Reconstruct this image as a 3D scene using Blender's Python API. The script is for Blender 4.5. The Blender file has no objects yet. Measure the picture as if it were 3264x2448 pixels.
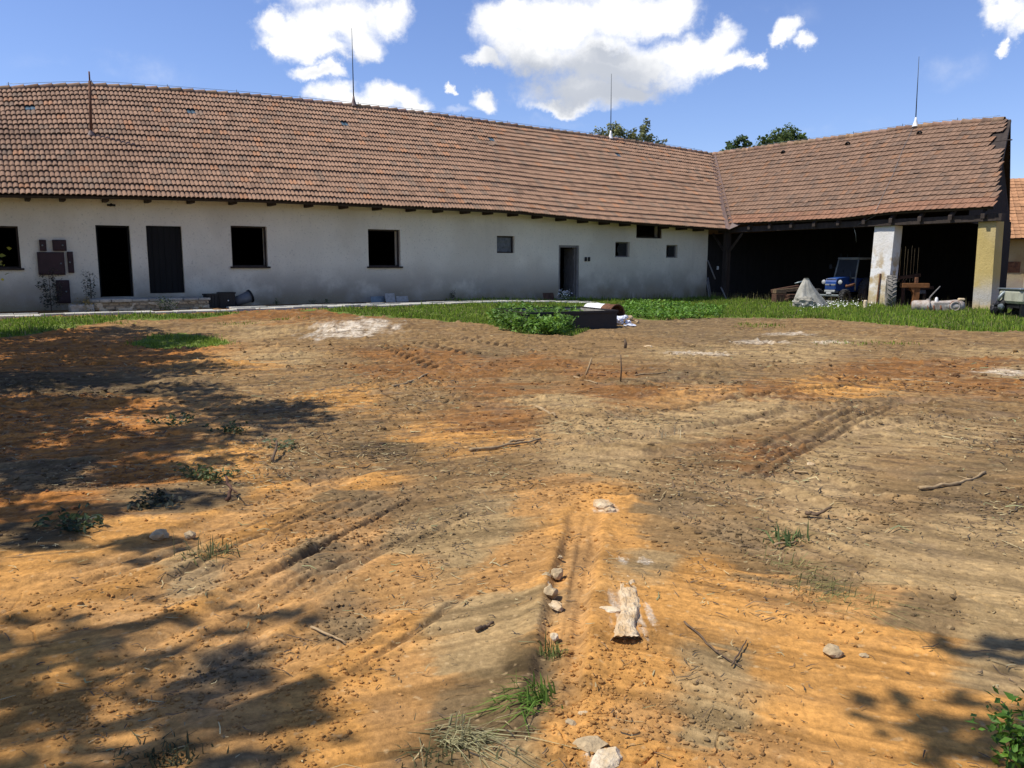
import bpy, math, random
import numpy as np
from mathutils import Vector, Matrix
random.seed(7); RNG = np.random.default_rng(11)
scene = bpy.context.scene
COL = scene.collection
R = math.radians

# ---------------------------------------------------------------- survey of the place
# eye height 1.45 m, lens pitched 8.43 deg down; sight lines of the survey meet the
# real planes (walls, ground) so that every thing gets its own distance and true size.
FOC, CX, CY, HY, EYE = 2538., 1632., 1224., 848., 1.45
PITCH = math.atan((CY - HY) / FOC)
CP, SP = math.cos(PITCH), math.sin(PITCH)
KS = 1.45 / 1.2
C0 = np.array([6.94161204 * KS, 28.64115226 * KS, 0.])        # house corner on the ground
AX = np.array([0.83025446, 0.55738455, 0.])                     # along the long wall, away
NX = np.array([0.55738455, -0.83025446, 0.])                    # out of the long wall, to the yard

def ray(px, py):
    X = (px - CX) / FOC; Y = -(py - CY) / FOC
    return np.array([X, CP + Y * SP, -SP + Y * CP])
def gp(px, py, z=0.0):
    r = ray(px, py); t = (z - EYE) / r[2]
    p = r * t; p[2] = z; return p
def gd(px, py, z=0.0):                                          # same, coarse pixel units
    return gp(px / .67770, py / .67770, z)
def at_depth(px, py, depth):
    r = ray(px, py); p = r * (depth / r[1]); p[2] += EYE; return p
def onA(px, py, off=0.):
    r = ray(px, py); t = ((C0 + NX * off) @ NX) / (r @ NX); p = r * t
    return float((C0 - p) @ AX), float(p[2] + EYE)
def onB(px, py, o=0.):
    q = C0 - AX * o
    r = ray(px, py); t = (q @ AX) / (r @ AX); p = r * t
    return float((p - C0) @ NX), float(p[2] + EYE)
def PA(s, off, z): 
    p = C0 - AX * s + NX * off; return np.array([p[0], p[1], z])
def PB(t, o, z):
    p = C0 + NX * t - AX * o; return np.array([p[0], p[1], z])
def proj(x, y, z):
    z = z - EYE
    cy = y * CP - z * SP; up = y * SP + z * CP
    cy = np.where(cy < .05, .05, cy)
    return CX + FOC * x / cy, CY - FOC * up / cy

# ---------------------------------------------------------------- noise
_perm = np.random.default_rng(3).permutation(256); _perm = np.concatenate([_perm, _perm, _perm])
_ga = np.linspace(0, 2 * np.pi, 32, endpoint=False); _gx = np.cos(_ga); _gy = np.sin(_ga)
def perlin(x, y, seed=0):
    x = np.asarray(x, float) + seed * 17.31; y = np.asarray(y, float) + seed * 9.77
    xf = np.floor(x); yf = np.floor(y)
    xi = xf.astype(np.int64) & 255; yi = yf.astype(np.int64) & 255
    fx = x - xf; fy = y - yf
    u = fx * fx * fx * (fx * (fx * 6 - 15) + 10); v = fy * fy * fy * (fy * (fy * 6 - 15) + 10)
    def g(ix, iy, dx, dy):
        h = _perm[_perm[ix & 255] + (iy & 255)] & 31
        return _gx[h] * dx + _gy[h] * dy
    a = g(xi, yi, fx, fy); b = g(xi + 1, yi, fx - 1, fy)
    c = g(xi, yi + 1, fx, fy - 1); d = g(xi + 1, yi + 1, fx - 1, fy - 1)
    return (a + u * (b - a)) * (1 - v) + (c + u * (d - c)) * v * 1.0
def fbm(x, y, o=4, seed=0, gain=.5):
    t = 0; a = 1.
    for k in range(o):
        t = t + a * perlin(x * 2 ** k, y * 2 ** k, seed + k * 3); a *= gain
    return t
def sstep(a, b, x):
    t = np.clip((x - a) / (b - a), 0, 1); return t * t * (3 - 2 * t)
def inpoly(x, y, poly):
    inside = np.zeros(np.shape(x), bool); n = len(poly)
    for i in range(n):
        x1, y1 = poly[i][:2]; x2, y2 = poly[(i + 1) % n][:2]
        if y1 == y2: continue
        c = ((y1 > y) != (y2 > y)) & (x < (x2 - x1) * (y - y1) / (y2 - y1) + x1)
        inside ^= c
    return inside

# ---------------------------------------------------------------- object helpers
class MB:
    def __init__(s): s.v = []; s.f = []; s.c = []; s.smooth = []
    def add(s, vs, fs, col=None, smooth=False):
        b = len(s.v); s.v.extend([tuple(map(float, p)) for p in vs])
        s.f.extend([tuple(b + i for i in f) for f in fs]); s.smooth.extend([smooth] * len(fs))
        s.c.extend([(col if col is not None else (1, 1, 1))] * len(vs)); return s
    def box8(s, P, col=None):
        return s.add(P, [(0, 3, 2, 1), (4, 5, 6, 7), (0, 1, 5, 4), (1, 2, 6, 5), (2, 3, 7, 6), (3, 0, 4, 7)], col)
    def box(s, x0, x1, y0, y1, z0, z1, fn=None, col=None, bev=0.0):
        """box in a local frame (x,y,z) mapped by fn; bev rounds its upright and top edges a little"""
        fn = fn or (lambda a, b, c: (a, b, c))
        if bev <= 0:
            P = [fn(*q) for q in ((x0, y0, z0), (x1, y0, z0), (x1, y1, z0), (x0, y1, z0), (x0, y0, z1), (x1, y0, z1), (x1, y1, z1), (x0, y1, z1))]
            return s.box8(P, col)
        b = min(bev, .45 * (x1 - x0), .45 * (y1 - y0), .45 * (z1 - z0))
        def ring(i, z): return [(x0 + i, y0 + i + b, z), (x0 + i + b, y0 + i, z), (x1 - i - b, y0 + i, z), (x1 - i, y0 + i + b, z),
                                (x1 - i, y1 - i - b, z), (x1 - i - b, y1 - i, z), (x0 + i + b, y1 - i, z), (x0 + i, y1 - i - b, z)]
        rs = ring(b * .6, z0) + ring(0, z0 + b) + ring(0, z1 - b) + ring(b * .6, z1)
        fs = [tuple(range(7, -1, -1)), tuple(range(24, 32))]
        for k in range(3):
            for j in range(8):
                fs.append((k * 8 + j, k * 8 + (j + 1) % 8, k * 8 + 8 + (j + 1) % 8, k * 8 + 8 + j))
        return s.add([fn(*q) for q in rs], fs, col)
    def tube(s, pts, rad, n=6, col=None, cap=True, smooth=True):
        pts = [np.array(p, float) for p in pts]; m = len(pts)
        if not hasattr(rad, '__len__'): rad = [rad] * m
        vs = []; prev = None
        for i, p in enumerate(pts):
            d = pts[min(i + 1, m - 1)] - pts[max(i - 1, 0)]; d = d / (np.linalg.norm(d) + 1e-9)
            ref = np.array([0, 0, 1.]) if abs(d[2]) < .9 else np.array([1., 0, 0])
            u = np.cross(ref, d); u /= np.linalg.norm(u)
            if prev is not None and u @ prev < 0: u = -u
            prev = u; w = np.cross(d, u)
            for k in range(n):
                a = 2 * math.pi * k / n; vs.append(p + rad[i] * (math.cos(a) * u + math.sin(a) * w))
        fs = []
        for i in range(m - 1):
            for k in range(n):
                fs.append((i * n + k, i * n + (k + 1) % n, (i + 1) * n + (k + 1) % n, (i + 1) * n + k))
        if cap: fs += [tuple(range(n - 1, -1, -1)), tuple((m - 1) * n + k for k in range(n))]
        return s.add(vs, fs, col, smooth)
    def lathe(s, o, axis, prof, n=24, col=None, smooth=True):
        """prof = [(distance along axis, radius)] revolved round axis through o"""
        o = np.array(o, float); d = np.array(axis, float); d /= np.linalg.norm(d)
        ref = np.array([0, 0, 1.]) if abs(d[2]) < .9 else np.array([1., 0, 0])
        u = np.cross(ref, d); u /= np.linalg.norm(u); w = np.cross(d, u)
        vs = []
        for h, r in prof:
            for k in range(n):
                a = 2 * math.pi * k / n; vs.append(o + d * h + r * (math.cos(a) * u + math.sin(a) * w))
        fs = []
        for i in range(len(prof) - 1):
            for k in range(n):
                fs.append((i * n + k, i * n + (k + 1) % n, (i + 1) * n + (k + 1) % n, (i + 1) * n + k))
        return s.add(vs, fs, col, smooth)
    def blob(s, c, r, sub=2, rough=.25, seed=0, col=None, squash=(1, 1, 1), smooth=False):
        vs, fs = ICO[sub]; rs = np.random.default_rng(seed)
        off = rs.uniform(-50, 50, 3); V = []
        for p in vs:
            n = perlin(p[0] * 1.3 + off[0] + p[2], p[1] * 1.3 + off[1]) + .5 * perlin(p[0] * 3 + off[1], p[2] * 3 + p[1] * 2 + off[2])
            k = r * (1 + rough * float(n) * 2)
            V.append((c[0] + p[0] * k * squash[0], c[1] + p[1] * k * squash[1], c[2] + p[2] * k * squash[2]))
        return s.add(V, fs, col, smooth)
    def build(s, name, mat, parent=None, origin=None):
        o = np.array(origin if origin is not None else (0, 0, 0), float)
        me = bpy.data.meshes.new(name)
        me.from_pydata([tuple(np.array(p) - o) for p in s.v], [], s.f)
        me.polygons.foreach_set('use_smooth', s.smooth)
        ca = me.color_attributes.new('tint', 'FLOAT_COLOR', 'POINT')
        ca.data.foreach_set('color', np.array([(c[0], c[1], c[2], 1.) for c in s.c], np.float32).ravel())
        me.materials.append(mat); me.update()
        ob = bpy.data.objects.new(name, me); COL.objects.link(ob); ob.location = o
        if parent is not None:
            ob.parent = parent; ob.matrix_parent_inverse = Matrix.Translation(-Vector(world_of(parent)))
        return ob
def world_of(o):
    l = Vector(o.location)
    if o.parent: l = l + Vector(world_of(o.parent)) + o.matrix_parent_inverse.translation
    return l
def np_mesh(name, V, F, mat, col=None, smooth=False):
    """big mesh from arrays: V (n,3), F (m,k)"""
    me = bpy.data.meshes.new(name); n = len(V); m, k = F.shape
    me.vertices.add(n); me.vertices.foreach_set('co', np.asarray(V, np.float32).ravel())
    me.loops.add(m * k); me.loops.foreach_set('vertex_index', F.astype(np.int32).ravel())
    me.polygons.add(m); me.polygons.foreach_set('loop_start', np.arange(0, m * k, k, dtype=np.int32))
    me.polygons.foreach_set('loop_total', np.full(m, k, np.int32))
    me.polygons.foreach_set('use_smooth', np.full(m, smooth))
    me.update(calc_edges=True)
    if col is not None:
        ca = me.color_attributes.new('tint', 'FLOAT_COLOR', 'POINT')
        ca.data.foreach_set('color', np.concatenate([col, np.ones((n, 1))], 1).astype(np.float32).ravel())
    me.materials.append(mat)
    o = bpy.data.objects.new(name, me); COL.objects.link(o); return o
def _ico(sub):
    import bmesh
    bm = bmesh.new(); bmesh.ops.create_icosphere(bm, subdivisions=sub, radius=1)
    bm.verts.ensure_lookup_table()
    r = ([tuple(v.co) for v in bm.verts], [tuple(v.index for v in f.verts) for f in bm.faces]); bm.free(); return r
ICO = {k: _ico(k) for k in (1, 2, 3, 4)}
def tag(o, label=None, cat=None, group=None, kind=None):
    if label: o['label'] = label
    if cat: o['category'] = cat
    if group: o['group'] = group
    if kind: o['kind'] = kind
    return o
def thing(name, label, cat, loc=(0, 0, 0), group=None):
    o = bpy.data.objects.new(name, None); COL.objects.link(o); o.location = tuple(map(float, loc)); o.empty_display_size = .2
    return tag(o, label, cat, group)

# ---------------------------------------------------------------- materials
def mat(name, col, rough=.8, metal=0., var=.25, scale=6., bump=.0, bscale=40., tint=False, col2=None, spec=.3, detail=6., stretch=None, trans=0.):
    m = bpy.data.materials.new(name); m.use_nodes = True; nt = m.node_tree; N = nt.nodes; L = nt.links
    b = N['Principled BSDF']; b.inputs['Roughness'].default_value = rough; b.inputs['Metallic'].default_value = metal
    b.inputs['Specular IOR Level'].default_value = spec
    tc = N.new('ShaderNodeTexCoord'); vec = tc.outputs['Object']
    if stretch:
        mp = N.new('ShaderNodeMapping'); mp.inputs['Scale'].default_value = stretch; L.new(vec, mp.inputs['Vector']); vec = mp.outputs['Vector']
    n1 = N.new('ShaderNodeTexNoise'); n1.inputs['Scale'].default_value = scale; n1.inputs['Detail'].default_value = detail; n1.inputs['Roughness'].default_value = .65
    L.new(vec, n1.inputs['Vector'])
    cr = N.new('ShaderNodeValToRGB'); L.new(n1.outputs['Fac'], cr.inputs['Fac'])
    c2 = col2 or tuple(c * (1 - var) for c in col); c1 = tuple(min(1, c * (1 + var * .6)) for c in col)
    cr.color_ramp.elements[0].position = .32; cr.color_ramp.elements[0].color = (*c2, 1)
    cr.color_ramp.elements[1].position = .68; cr.color_ramp.elements[1].color = (*c1, 1)
    out = cr.outputs['Color']
    if tint:
        at = N.new('ShaderNodeAttribute'); at.attribute_name = 'tint'
        mx = N.new('ShaderNodeMix'); mx.data_type = 'RGBA'; mx.blend_type = 'MULTIPLY'; mx.inputs[0].default_value = 1
        L.new(out, mx.inputs[6]); L.new(at.outputs['Color'], mx.inputs[7]); out = mx.outputs[2]
    L.new(out, b.inputs['Base Color'])
    if bump > 0:
        n2 = N.new('ShaderNodeTexNoise'); n2.inputs['Scale'].default_value = bscale; n2.inputs['Detail'].default_value = 8
        L.new(vec, n2.inputs['Vector']); bp = N.new('ShaderNodeBump'); bp.inputs['Strength'].default_value = bump; bp.inputs['Distance'].default_value = .02
        L.new(n2.outputs['Fac'], bp.inputs['Height']); L.new(bp.outputs['Normal'], b.inputs['Normal'])
    if trans > 0:
        tr = N.new('ShaderNodeBsdfTranslucent'); L.new(out, tr.inputs['Color'])
        ms = N.new('ShaderNodeMixShader'); ms.inputs[0].default_value = trans
        L.new(b.outputs[0], ms.inputs[1]); L.new(tr.outputs[0], ms.inputs[2]); L.new(ms.outputs[0], N['Material Output'].inputs['Surface'])
    return m
M = {}
M['tile'] = mat('clay_tiles', (.325, .193, .118), .85, var=.22, scale=9, tint=True, bump=.25, bscale=30)
M['tile_dark'] = mat('old_brown_clay_tiles', (.212, .128, .080), .85, var=.22, scale=7, tint=True, bump=.25, bscale=30)
M['ridge'] = mat('mossy_ridge_clay', (.27, .17, .11), .9, var=.45, scale=5, tint=True, bump=.3)
M['wood_dark'] = mat('dark_old_timber', (.045, .033, .026), .85, var=.4, scale=8, bump=.3, stretch=(1, 1, .2))
M['wood_grey'] = mat('grey_weathered_wood', (.22, .20, .18), .85, var=.45, scale=10, bump=.3, stretch=(4, 4, .5))
M['wood_red'] = mat('brown_plank', (.10, .05, .03), .85, var=.4, scale=8, bump=.3)
M['wood_tan'] = mat('tan_plank', (.15, .10, .055), .85, var=.4, scale=8, bump=.3)
M['wood_shade'] = mat('shade_black_timber', (.014, .012, .010), .95, var=.4, scale=6, stretch=(1, 1, .2))  # near-black colour carries the deep shade of shed back and gable
M['inside'] = mat('shade_black_plaster', (.02, .018, .016), .95, var=.4, scale=2)  # room darkness put into the wall colour
M['black'] = mat('black_plastic', (.012, .012, .013), .5, var=.3)
M['darkgrey'] = mat('dark_grey_plastic', (.13, .135, .14), .45, var=.2)
M['door_dark'] = mat('blackened_door', (.007, .0065, .006), .8, var=.4, scale=3, stretch=(6, 6, .5))
M['maroon'] = mat('maroon_painted_steel', (.045, .022, .022), .65, var=.35, scale=5)
M['rust'] = mat('rusty_steel', (.17, .075, .035), .85, .0, var=.5, scale=9, bump=.3, col2=(.07, .035, .022))
M['rust_orange'] = mat('orange_rust', (.20, .085, .028), .85, var=.4, scale=7, bump=.3)
M['trough'] = mat('dark_bitumen_steel', (.014, .013, .014), .55, var=.4, scale=4, bump=.15, col2=(.03, .022, .018))
M['trough_in'] = mat('pale_dusty_steel', (.30, .28, .24), .8, var=.35, scale=5)
M['flash'] = mat('brown_sheet_metal', (.17, .115, .095), .55, .0, var=.15, scale=3)
M['zinc'] = mat('galvanised_steel', (.22, .25, .25), .5, .6, var=.25, scale=8)
M['rod'] = mat('dark_steel_rod', (.05, .06, .065), .5, .5, var=.2)
M['white'] = mat('white_enamel', (.75, .74, .70), .6, var=.1)
M['concrete'] = mat('weathered_concrete', (.36, .34, .30), .9, var=.35, scale=9, bump=.4, tint=True)
M['brickwork'] = mat('crumbled_brick_and_plaster', (.58, .50, .38), .95, var=.35, scale=14, bump=.5, tint=True)
M['slate'] = mat('grey_fibre_cement', (.44, .41, .36), .85, var=.3, scale=12, bump=.4)
M['glass_tile'] = mat('grey_blue_glass_tile', (.10, .15, .17), .25, var=.3, scale=12, spec=.6)
M['blue'] = mat('faded_blue_paint', (.014, .060, .24), .5, var=.25, scale=5, spec=.4)
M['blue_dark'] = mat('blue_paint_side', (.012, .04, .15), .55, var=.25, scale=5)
M['cream'] = mat('cream_paint', (.22, .23, .21), .6, var=.2, scale=6)
M['tyre'] = mat('old_tyre_rubber', (.045, .043, .04), .9, var=.4, scale=9)
M['tyre_dust'] = mat('dusty_tyre_rubber', (.19, .175, .15), .95, var=.4, scale=9)
M['glass_dark'] = mat('dusty_windscreen', (.022, .024, .024), .5, var=.3, scale=3, spec=.2)
M['lamp'] = mat('headlamp_glass', (.42, .42, .40), .3, var=.2, scale=30, spec=.6)
M['tarp'] = mat('grey_canvas', (.38, .36, .30), .9, var=.3, scale=5, bump=.4, bscale=15)
M['alloy'] = mat('oxidised_cast_alloy', (.42, .39, .35), .7, .2, var=.35, scale=6, bump=.4, col2=(.26, .18, .12))
M['tank'] = mat('pale_olive_paint', (.36, .36, .27), .6, var=.3, scale=4)
M['chalk'] = mat('chalky_limestone', (.62, .50, .33), .95, var=.15, scale=11, bump=.8, bscale=45, col2=(.42, .26, .11), detail=10)
M['chalk_white'] = mat('white_lime', (.64, .54, .39), .95, var=.12, scale=18, bump=.7, col2=(.50, .36, .19))
M['stone'] = mat('tan_fieldstone', (.46, .34, .19), .95, var=.35, scale=14, bump=.6)
M['clod'] = mat('soil_crumbs', (1, 1, 1), .97, var=.25, scale=25, tint=True, bump=.4, bscale=60)
M['twig'] = mat('dry_twig', (.13, .085, .05), .9, var=.4, scale=20)
M['stick'] = mat('peeled_stick', (.36, .25, .13), .9, var=.4, scale=20)
M['straw'] = mat('straw_litter', (1, 1, 1), .9, var=.2, scale=20, tint=True)
M['grass'] = mat('grass_blades', (1, 1, 1), .85, spec=.08, var=.25, scale=1.2, tint=True, trans=.35)
M['leaf'] = mat('foliage', (1, 1, 1), .6, var=.25, scale=.8, tint=True, trans=.35, spec=.4)
M['bark'] = mat('bark', (.10, .08, .06), .95, var=.4, scale=9, bump=.5)
M['petal'] = mat('white_petals', (.8, .8, .76), .8, var=.08, tint=True)
M['plastic_white'] = mat('crumpled_white_film', (.70, .72, .78), .45, var=.2, scale=20)

def plaster(name, base, stains, seed=0., low=None):
    """rendered wall: blotches, vertical streaks, damp plinth stains that stay with the wall (local frame along NX/AX)"""
    m = bpy.data.materials.new(name); m.use_nodes = True; nt = m.node_tree; N = nt.nodes; L = nt.links
    b = N['Principled BSDF']; b.inputs['Roughness'].default_value = .95; b.inputs['Specular IOR Level'].default_value = .1
    tc = N.new('ShaderNodeTexCoord')
    def noise(sc, det=6, st=None, rough=.6):
        v = tc.outputs['Object']
        if st:
            mp = N.new('ShaderNodeMapping'); mp.inputs['Scale'].default_value = st; L.new(v, mp.inputs['Vector']); v = mp.outputs['Vector']
        n = N.new('ShaderNodeTexNoise'); n.inputs['Scale'].default_value = sc; n.inputs['Detail'].default_value = det; n.inputs['Roughness'].default_value = rough
        L.new(v, n.inputs['Vector']); return n.outputs['Fac']
    def ramp(f, a, bb, x=0., y=1.):
        r = N.new('ShaderNodeMapRange'); r.inputs['From Min'].default_value = a; r.inputs['From Max'].default_value = bb
        r.inputs['To Min'].default_value = x; r.inputs['To Max'].default_value = y; r.interpolation_type = 'SMOOTHSTEP'; L.new(f, r.inputs['Value']); return r.outputs[0]
    def mth(op, a, c):
        q = N.new('ShaderNodeMath'); q.operation = op
        for i, k in enumerate((a, c)):
            if isinstance(k, (int, float)): q.inputs[i].default_value = k
            else: L.new(k, q.inputs[i])
        return q.outputs[0]
    def mix(f, a, c):
        x = N.new('ShaderNodeMix'); x.data_type = 'RGBA'
        L.new(f, x.inputs[0])
        for i, k in ((6, a), (7, c)):
            if isinstance(k, tuple): x.inputs[i].default_value = (*k, 1)
            else: L.new(k, x.inputs[i])
        return x.outputs[2]
    sep = N.new('ShaderNodeSeparateXYZ'); L.new(tc.outputs['Object'], sep.inputs[0]); z = sep.outputs['Z']
    c = mix(ramp(noise(.9, 7), .35, .7), tuple(k * .92 for k in base), base)
    c = mix(mth('MULTIPLY', ramp(noise(1.6, 5, (1, 1, .12)), .5, .75), .35), c, tuple(k * .7 for k in base))
    for (z0, z1, col, amt, sc, th) in stains:
        f = mth('MULTIPLY', ramp(z, z0, z1, 1., 0.), ramp(noise(sc, 6), th - .1, th + .1)); f = mth('MULTIPLY', f, amt); c = mix(f, c, col)
    c = mix(mth('MULTIPLY', ramp(noise(20, 5), .57, .68), .5), c, tuple(k * .5 for k in base)); c = mix(mth('MULTIPLY', ramp(noise(.35, 4), .46, .62), .30), c, (.50, .43, .32))
    L.new(c, b.inputs['Base Color'])
    bp = N.new('ShaderNodeBump'); bp.inputs['Strength'].default_value = .9; bp.inputs['Distance'].default_value = .02
    L.new(noise(15, 10, None, .7), bp.inputs['Height']); L.new(bp.outputs['Normal'], b.inputs['Normal'])
    return m
M['plaster'] = plaster('grey_white_render', (.80, .735, .595), [(.6, 1.7, (.33, .29, .23), .85, .55, .42), (.35, .80, (.38, .33, .26), .95, 2.2, .34), (.2, .95, (.26, .205, .115), .85, .9, .44)])
M['pillar_white'] = plaster('flaking_white_render', (.80, .78, .74), [(1.2, 2.6, (.42, .29, .12), .9, 3.2, .52), (.3, 1.3, (.50, .40, .22), .95, 1.8, .40)])
M['pillar_ochre'] = plaster('ochre_render', (.50, .38, .145), [(.4, 1.3, (.40, .38, .34), 1., 1.6, .36), (.0, .5, (.45, .33, .13), .9, 3, .45)])
M['barn_wall'] = plaster('stained_ochre_render', (.40, .31, .15), [(1.2, 2.2, (.24, .10, .05), .9, 1.2, .5), (.5, 1.2, (.3, .27, .22), .9, 1.5, .4)])
# ---------------------------------------------------------------- terrain
def house_coords(x, y):
    dx = x - C0[0]; dy = y - C0[1]
    return -(dx * AX[0] + dy * AX[1]), dx * NX[0] + dy * NX[1]      # s (along wall, to the left), off (into the yard)
def ground_low(x, y):
    x = np.asarray(x, float); y = np.asarray(y, float)
    s, off = house_coords(x, y)
    near = np.clip(np.hypot(x, y) / 3., 0, 1)
    z = .30 * sstep(3., 13., s) * sstep(7.5, 1.2, off) * (off < 40)
    z = z + .05 * fbm(x / 3.1, y / 3.1, 2, 5) * near * sstep(.5, 4., off)
    mx, my = gd(770, 712)[:2]
    z = z + .22 * np.exp(-(((x - mx) / 2.1) ** 2 + ((y - my - .3) / 1.3) ** 2))       # spoil heap with lime
    mx, my = gd(1340, 1330)[:2]
    z = z + .05 * np.exp(-(((x - mx) / .5) ** 2 + ((y - my) / .9) ** 2))
    return z
def gz(x, y): return float(ground_low(x, y))
def on_ground(px, py, dz=0.):                     # coarse-pixel survey point dropped on the terrain
    p = gd(px, py)
    for _ in range(4): p = gd(px, py, gz(p[0], p[1]))
    p[2] = gz(p[0], p[1]) + dz; return p
def on_ground_full(px, py, dz=0.): return on_ground(px * .6777, py * .6777, dz)

# grass strip round the buildings (corner list in metres, from the survey)
_gl = [(-260, 760), (0, 738), (120, 728), (250, 712), (430, 706), (520, 696), (600, 692), (690, 690), (800, 694), (930, 696), (1060, 706), (1130, 722), (1240, 724), (1270, 712), (1340, 688), (1420, 692), (1500, 688),
       (1600, 686), (1700, 688), (1790, 690), (1860, 696), (1950, 706), (2060, 714), (2150, 717), (2300, 716), (2600, 724)]
GRASS_EDGE = [gd(*q)[:2] for q in _gl]
GRASS_POLY = GRASS_EDGE + [tuple(PB(16, .2, 0)[:2]), tuple(PB(12, -.4, 0)[:2]), tuple(PB(7, -.4, 0)[:2]), tuple(PB(1., -.3, 0)[:2]), tuple(PA(0, .05, 0)[:2]), tuple(PA(13., .06, 0)[:2]), tuple(PA(13.5, 2.6, 0)[:2]), tuple(PA(20., 2.75, 0)[:2]), tuple(PA(36, 2.6, 0)[:2]), tuple(PA(36, 5, 0)[:2])]
GRASS_PATCH = [gd(*q)[:2] for q in [(280, 742), (330, 727), (400, 724), (470, 730), (500, 742), (440, 752), (360, 752)]]

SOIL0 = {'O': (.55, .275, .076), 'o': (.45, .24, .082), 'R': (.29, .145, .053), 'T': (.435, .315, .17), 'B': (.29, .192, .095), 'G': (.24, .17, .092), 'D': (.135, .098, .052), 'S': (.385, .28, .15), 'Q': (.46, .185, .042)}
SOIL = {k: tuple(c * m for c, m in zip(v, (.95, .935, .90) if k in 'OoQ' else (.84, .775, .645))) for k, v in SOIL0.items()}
_rows = """650 700 R,750 695 R,850 700 B,1000 700 B,1450 700 G,1550 690 G,1700 700 B,1900 715 B,2100 725 B,2200 740 B,100 748 O,300 748 o,450 725 B,550 725 T,650 730 B,880 735 B,1000 740 B,1150 735 B,1350 735 B,1500 730 G,1650 735 G,
1780 740 S,1950 745 B,2150 760 S,50 775 O,300 775 O,480 785 O,620 775 T,750 775 B,850 770 R,950 770 R,1050 765 G,1150 780 R,1300 770 B,1500 765 S,1700 765 T,1900 770 B,2100 790 R,2200 800 S,50 830 D,200 840 D,
400 820 G,550 820 B,700 820 B,850 800 R,1000 800 R,1150 815 B,1300 810 R,1400 820 G,1550 815 G,1700 810 B,1850 815 R,1950 800 R,2150 830 R,50 890 O,250 890 O,450 875 o,600 870 B,740 860 O,900 860 B,1100 850 R,1200 865 T,
1350 850 R,1500 855 o,1650 850 R,1800 835 O,1900 870 B,2100 880 B,50 960 O,300 940 O,450 920 o,600 940 B,750 930 B,830 960 D,960 945 O,1090 910 R,1250 920 T,1450 920 T,1600 890 T,1750 930 B,1900 930 T,2050 950 T,2200 960 B,
100 1020 G,300 1010 O,480 1000 O,650 1000 B,800 1030 O,950 1000 B,1100 1010 B,1300 1000 T,1500 1000 B,1650 980 R,1800 990 T,1950 1000 B,2100 1030 G,2200 1050 B,100 1100 O,350 1080 G,480 1060 G,600 1060 O,750 1070 G,900 1060 B,
1050 1100 S,1200 1070 o,1300 1090 O,1450 1080 G,1600 1070 B,1750 1060 T,1900 1090 B,2100 1090 G,100 1190 D,300 1170 O,480 1150 O,600 1150 O,750 1140 o,900 1150 S,1050 1150 S,1150 1170 o,1250 1150 O,1350 1160 O,1450 1150 B,
1600 1160 G,1750 1150 T,1900 1180 T,2100 1150 T,100 1260 O,300 1250 O,400 1230 T,550 1220 o,700 1200 G,850 1220 o,1000 1200 S,1100 1230 o,1250 1240 O,1400 1230 T,1500 1240 O,1650 1230 B,1800 1260 G,1950 1240 T,2150 1260 T,
100 1360 O,300 1340 o,450 1330 O,600 1320 O,750 1330 G,850 1330 O,980 1330 T,1120 1330 S,1250 1360 O,1400 1330 O,1550 1320 O,1700 1310 o,1850 1300 o,2000 1330 G,2150 1350 S,100 1450 O,300 1440 O,500 1430 G,650 1440 O,
780 1440 O,900 1440 o,1030 1420 S,1150 1440 D,1250 1450 O,1400 1450 O,1550 1430 T,1700 1400 O,1850 1400 O,2000 1420 O,2150 1450 S,100 1560 O,300 1550 O,500 1560 o,700 1560 O,850 1560 o,1000 1560 G,1130 1540 G,1250 1560 O,
1400 1580 o,1550 1560 S,1700 1560 O,1850 1550 O,2000 1560 O,2150 1580 O,100 1660 O,300 1660 o,520 1650 G,700 1660 O,950 1650 D,1100 1650 S,1250 1660 O,1400 1660 O,1600 1650 o,1800 1660 O,2000 1660 O,2200 1660 o,
100 1800 O,600 1800 O,1100 1800 o,1600 1800 O,2100 1800 O,-200 900 O,-200 1200 O,-200 1500 O,2400 800 B,2400 1000 B,2400 1200 T,2400 1500 o"""
PTS = []
for q in _rows.replace('\n', '').split(','):
    a, b_, c_ = q.split(); c_ = 'Q' if (c_ in 'Oo' and float(a) <= 360 and float(b_) < 1130) else c_; PTS.append((float(a), float(b_), SOIL[c_]))  # samples under the left shade recoloured redder to warm that shade
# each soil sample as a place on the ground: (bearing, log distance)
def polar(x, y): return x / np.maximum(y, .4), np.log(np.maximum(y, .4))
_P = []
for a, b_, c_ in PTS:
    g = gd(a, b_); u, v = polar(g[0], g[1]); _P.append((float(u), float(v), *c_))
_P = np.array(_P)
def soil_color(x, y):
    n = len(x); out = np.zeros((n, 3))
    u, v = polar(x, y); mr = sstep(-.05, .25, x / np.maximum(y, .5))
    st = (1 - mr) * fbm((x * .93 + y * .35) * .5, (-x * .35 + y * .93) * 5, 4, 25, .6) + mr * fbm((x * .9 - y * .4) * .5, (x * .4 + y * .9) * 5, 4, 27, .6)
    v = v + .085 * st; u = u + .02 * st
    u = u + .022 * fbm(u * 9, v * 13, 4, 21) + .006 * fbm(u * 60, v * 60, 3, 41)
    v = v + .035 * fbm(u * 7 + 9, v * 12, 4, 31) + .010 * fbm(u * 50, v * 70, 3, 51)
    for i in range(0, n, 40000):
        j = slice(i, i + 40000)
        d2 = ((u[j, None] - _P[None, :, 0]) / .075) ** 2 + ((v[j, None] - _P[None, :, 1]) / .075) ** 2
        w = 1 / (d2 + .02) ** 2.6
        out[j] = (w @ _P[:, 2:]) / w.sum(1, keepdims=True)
    return out
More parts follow.
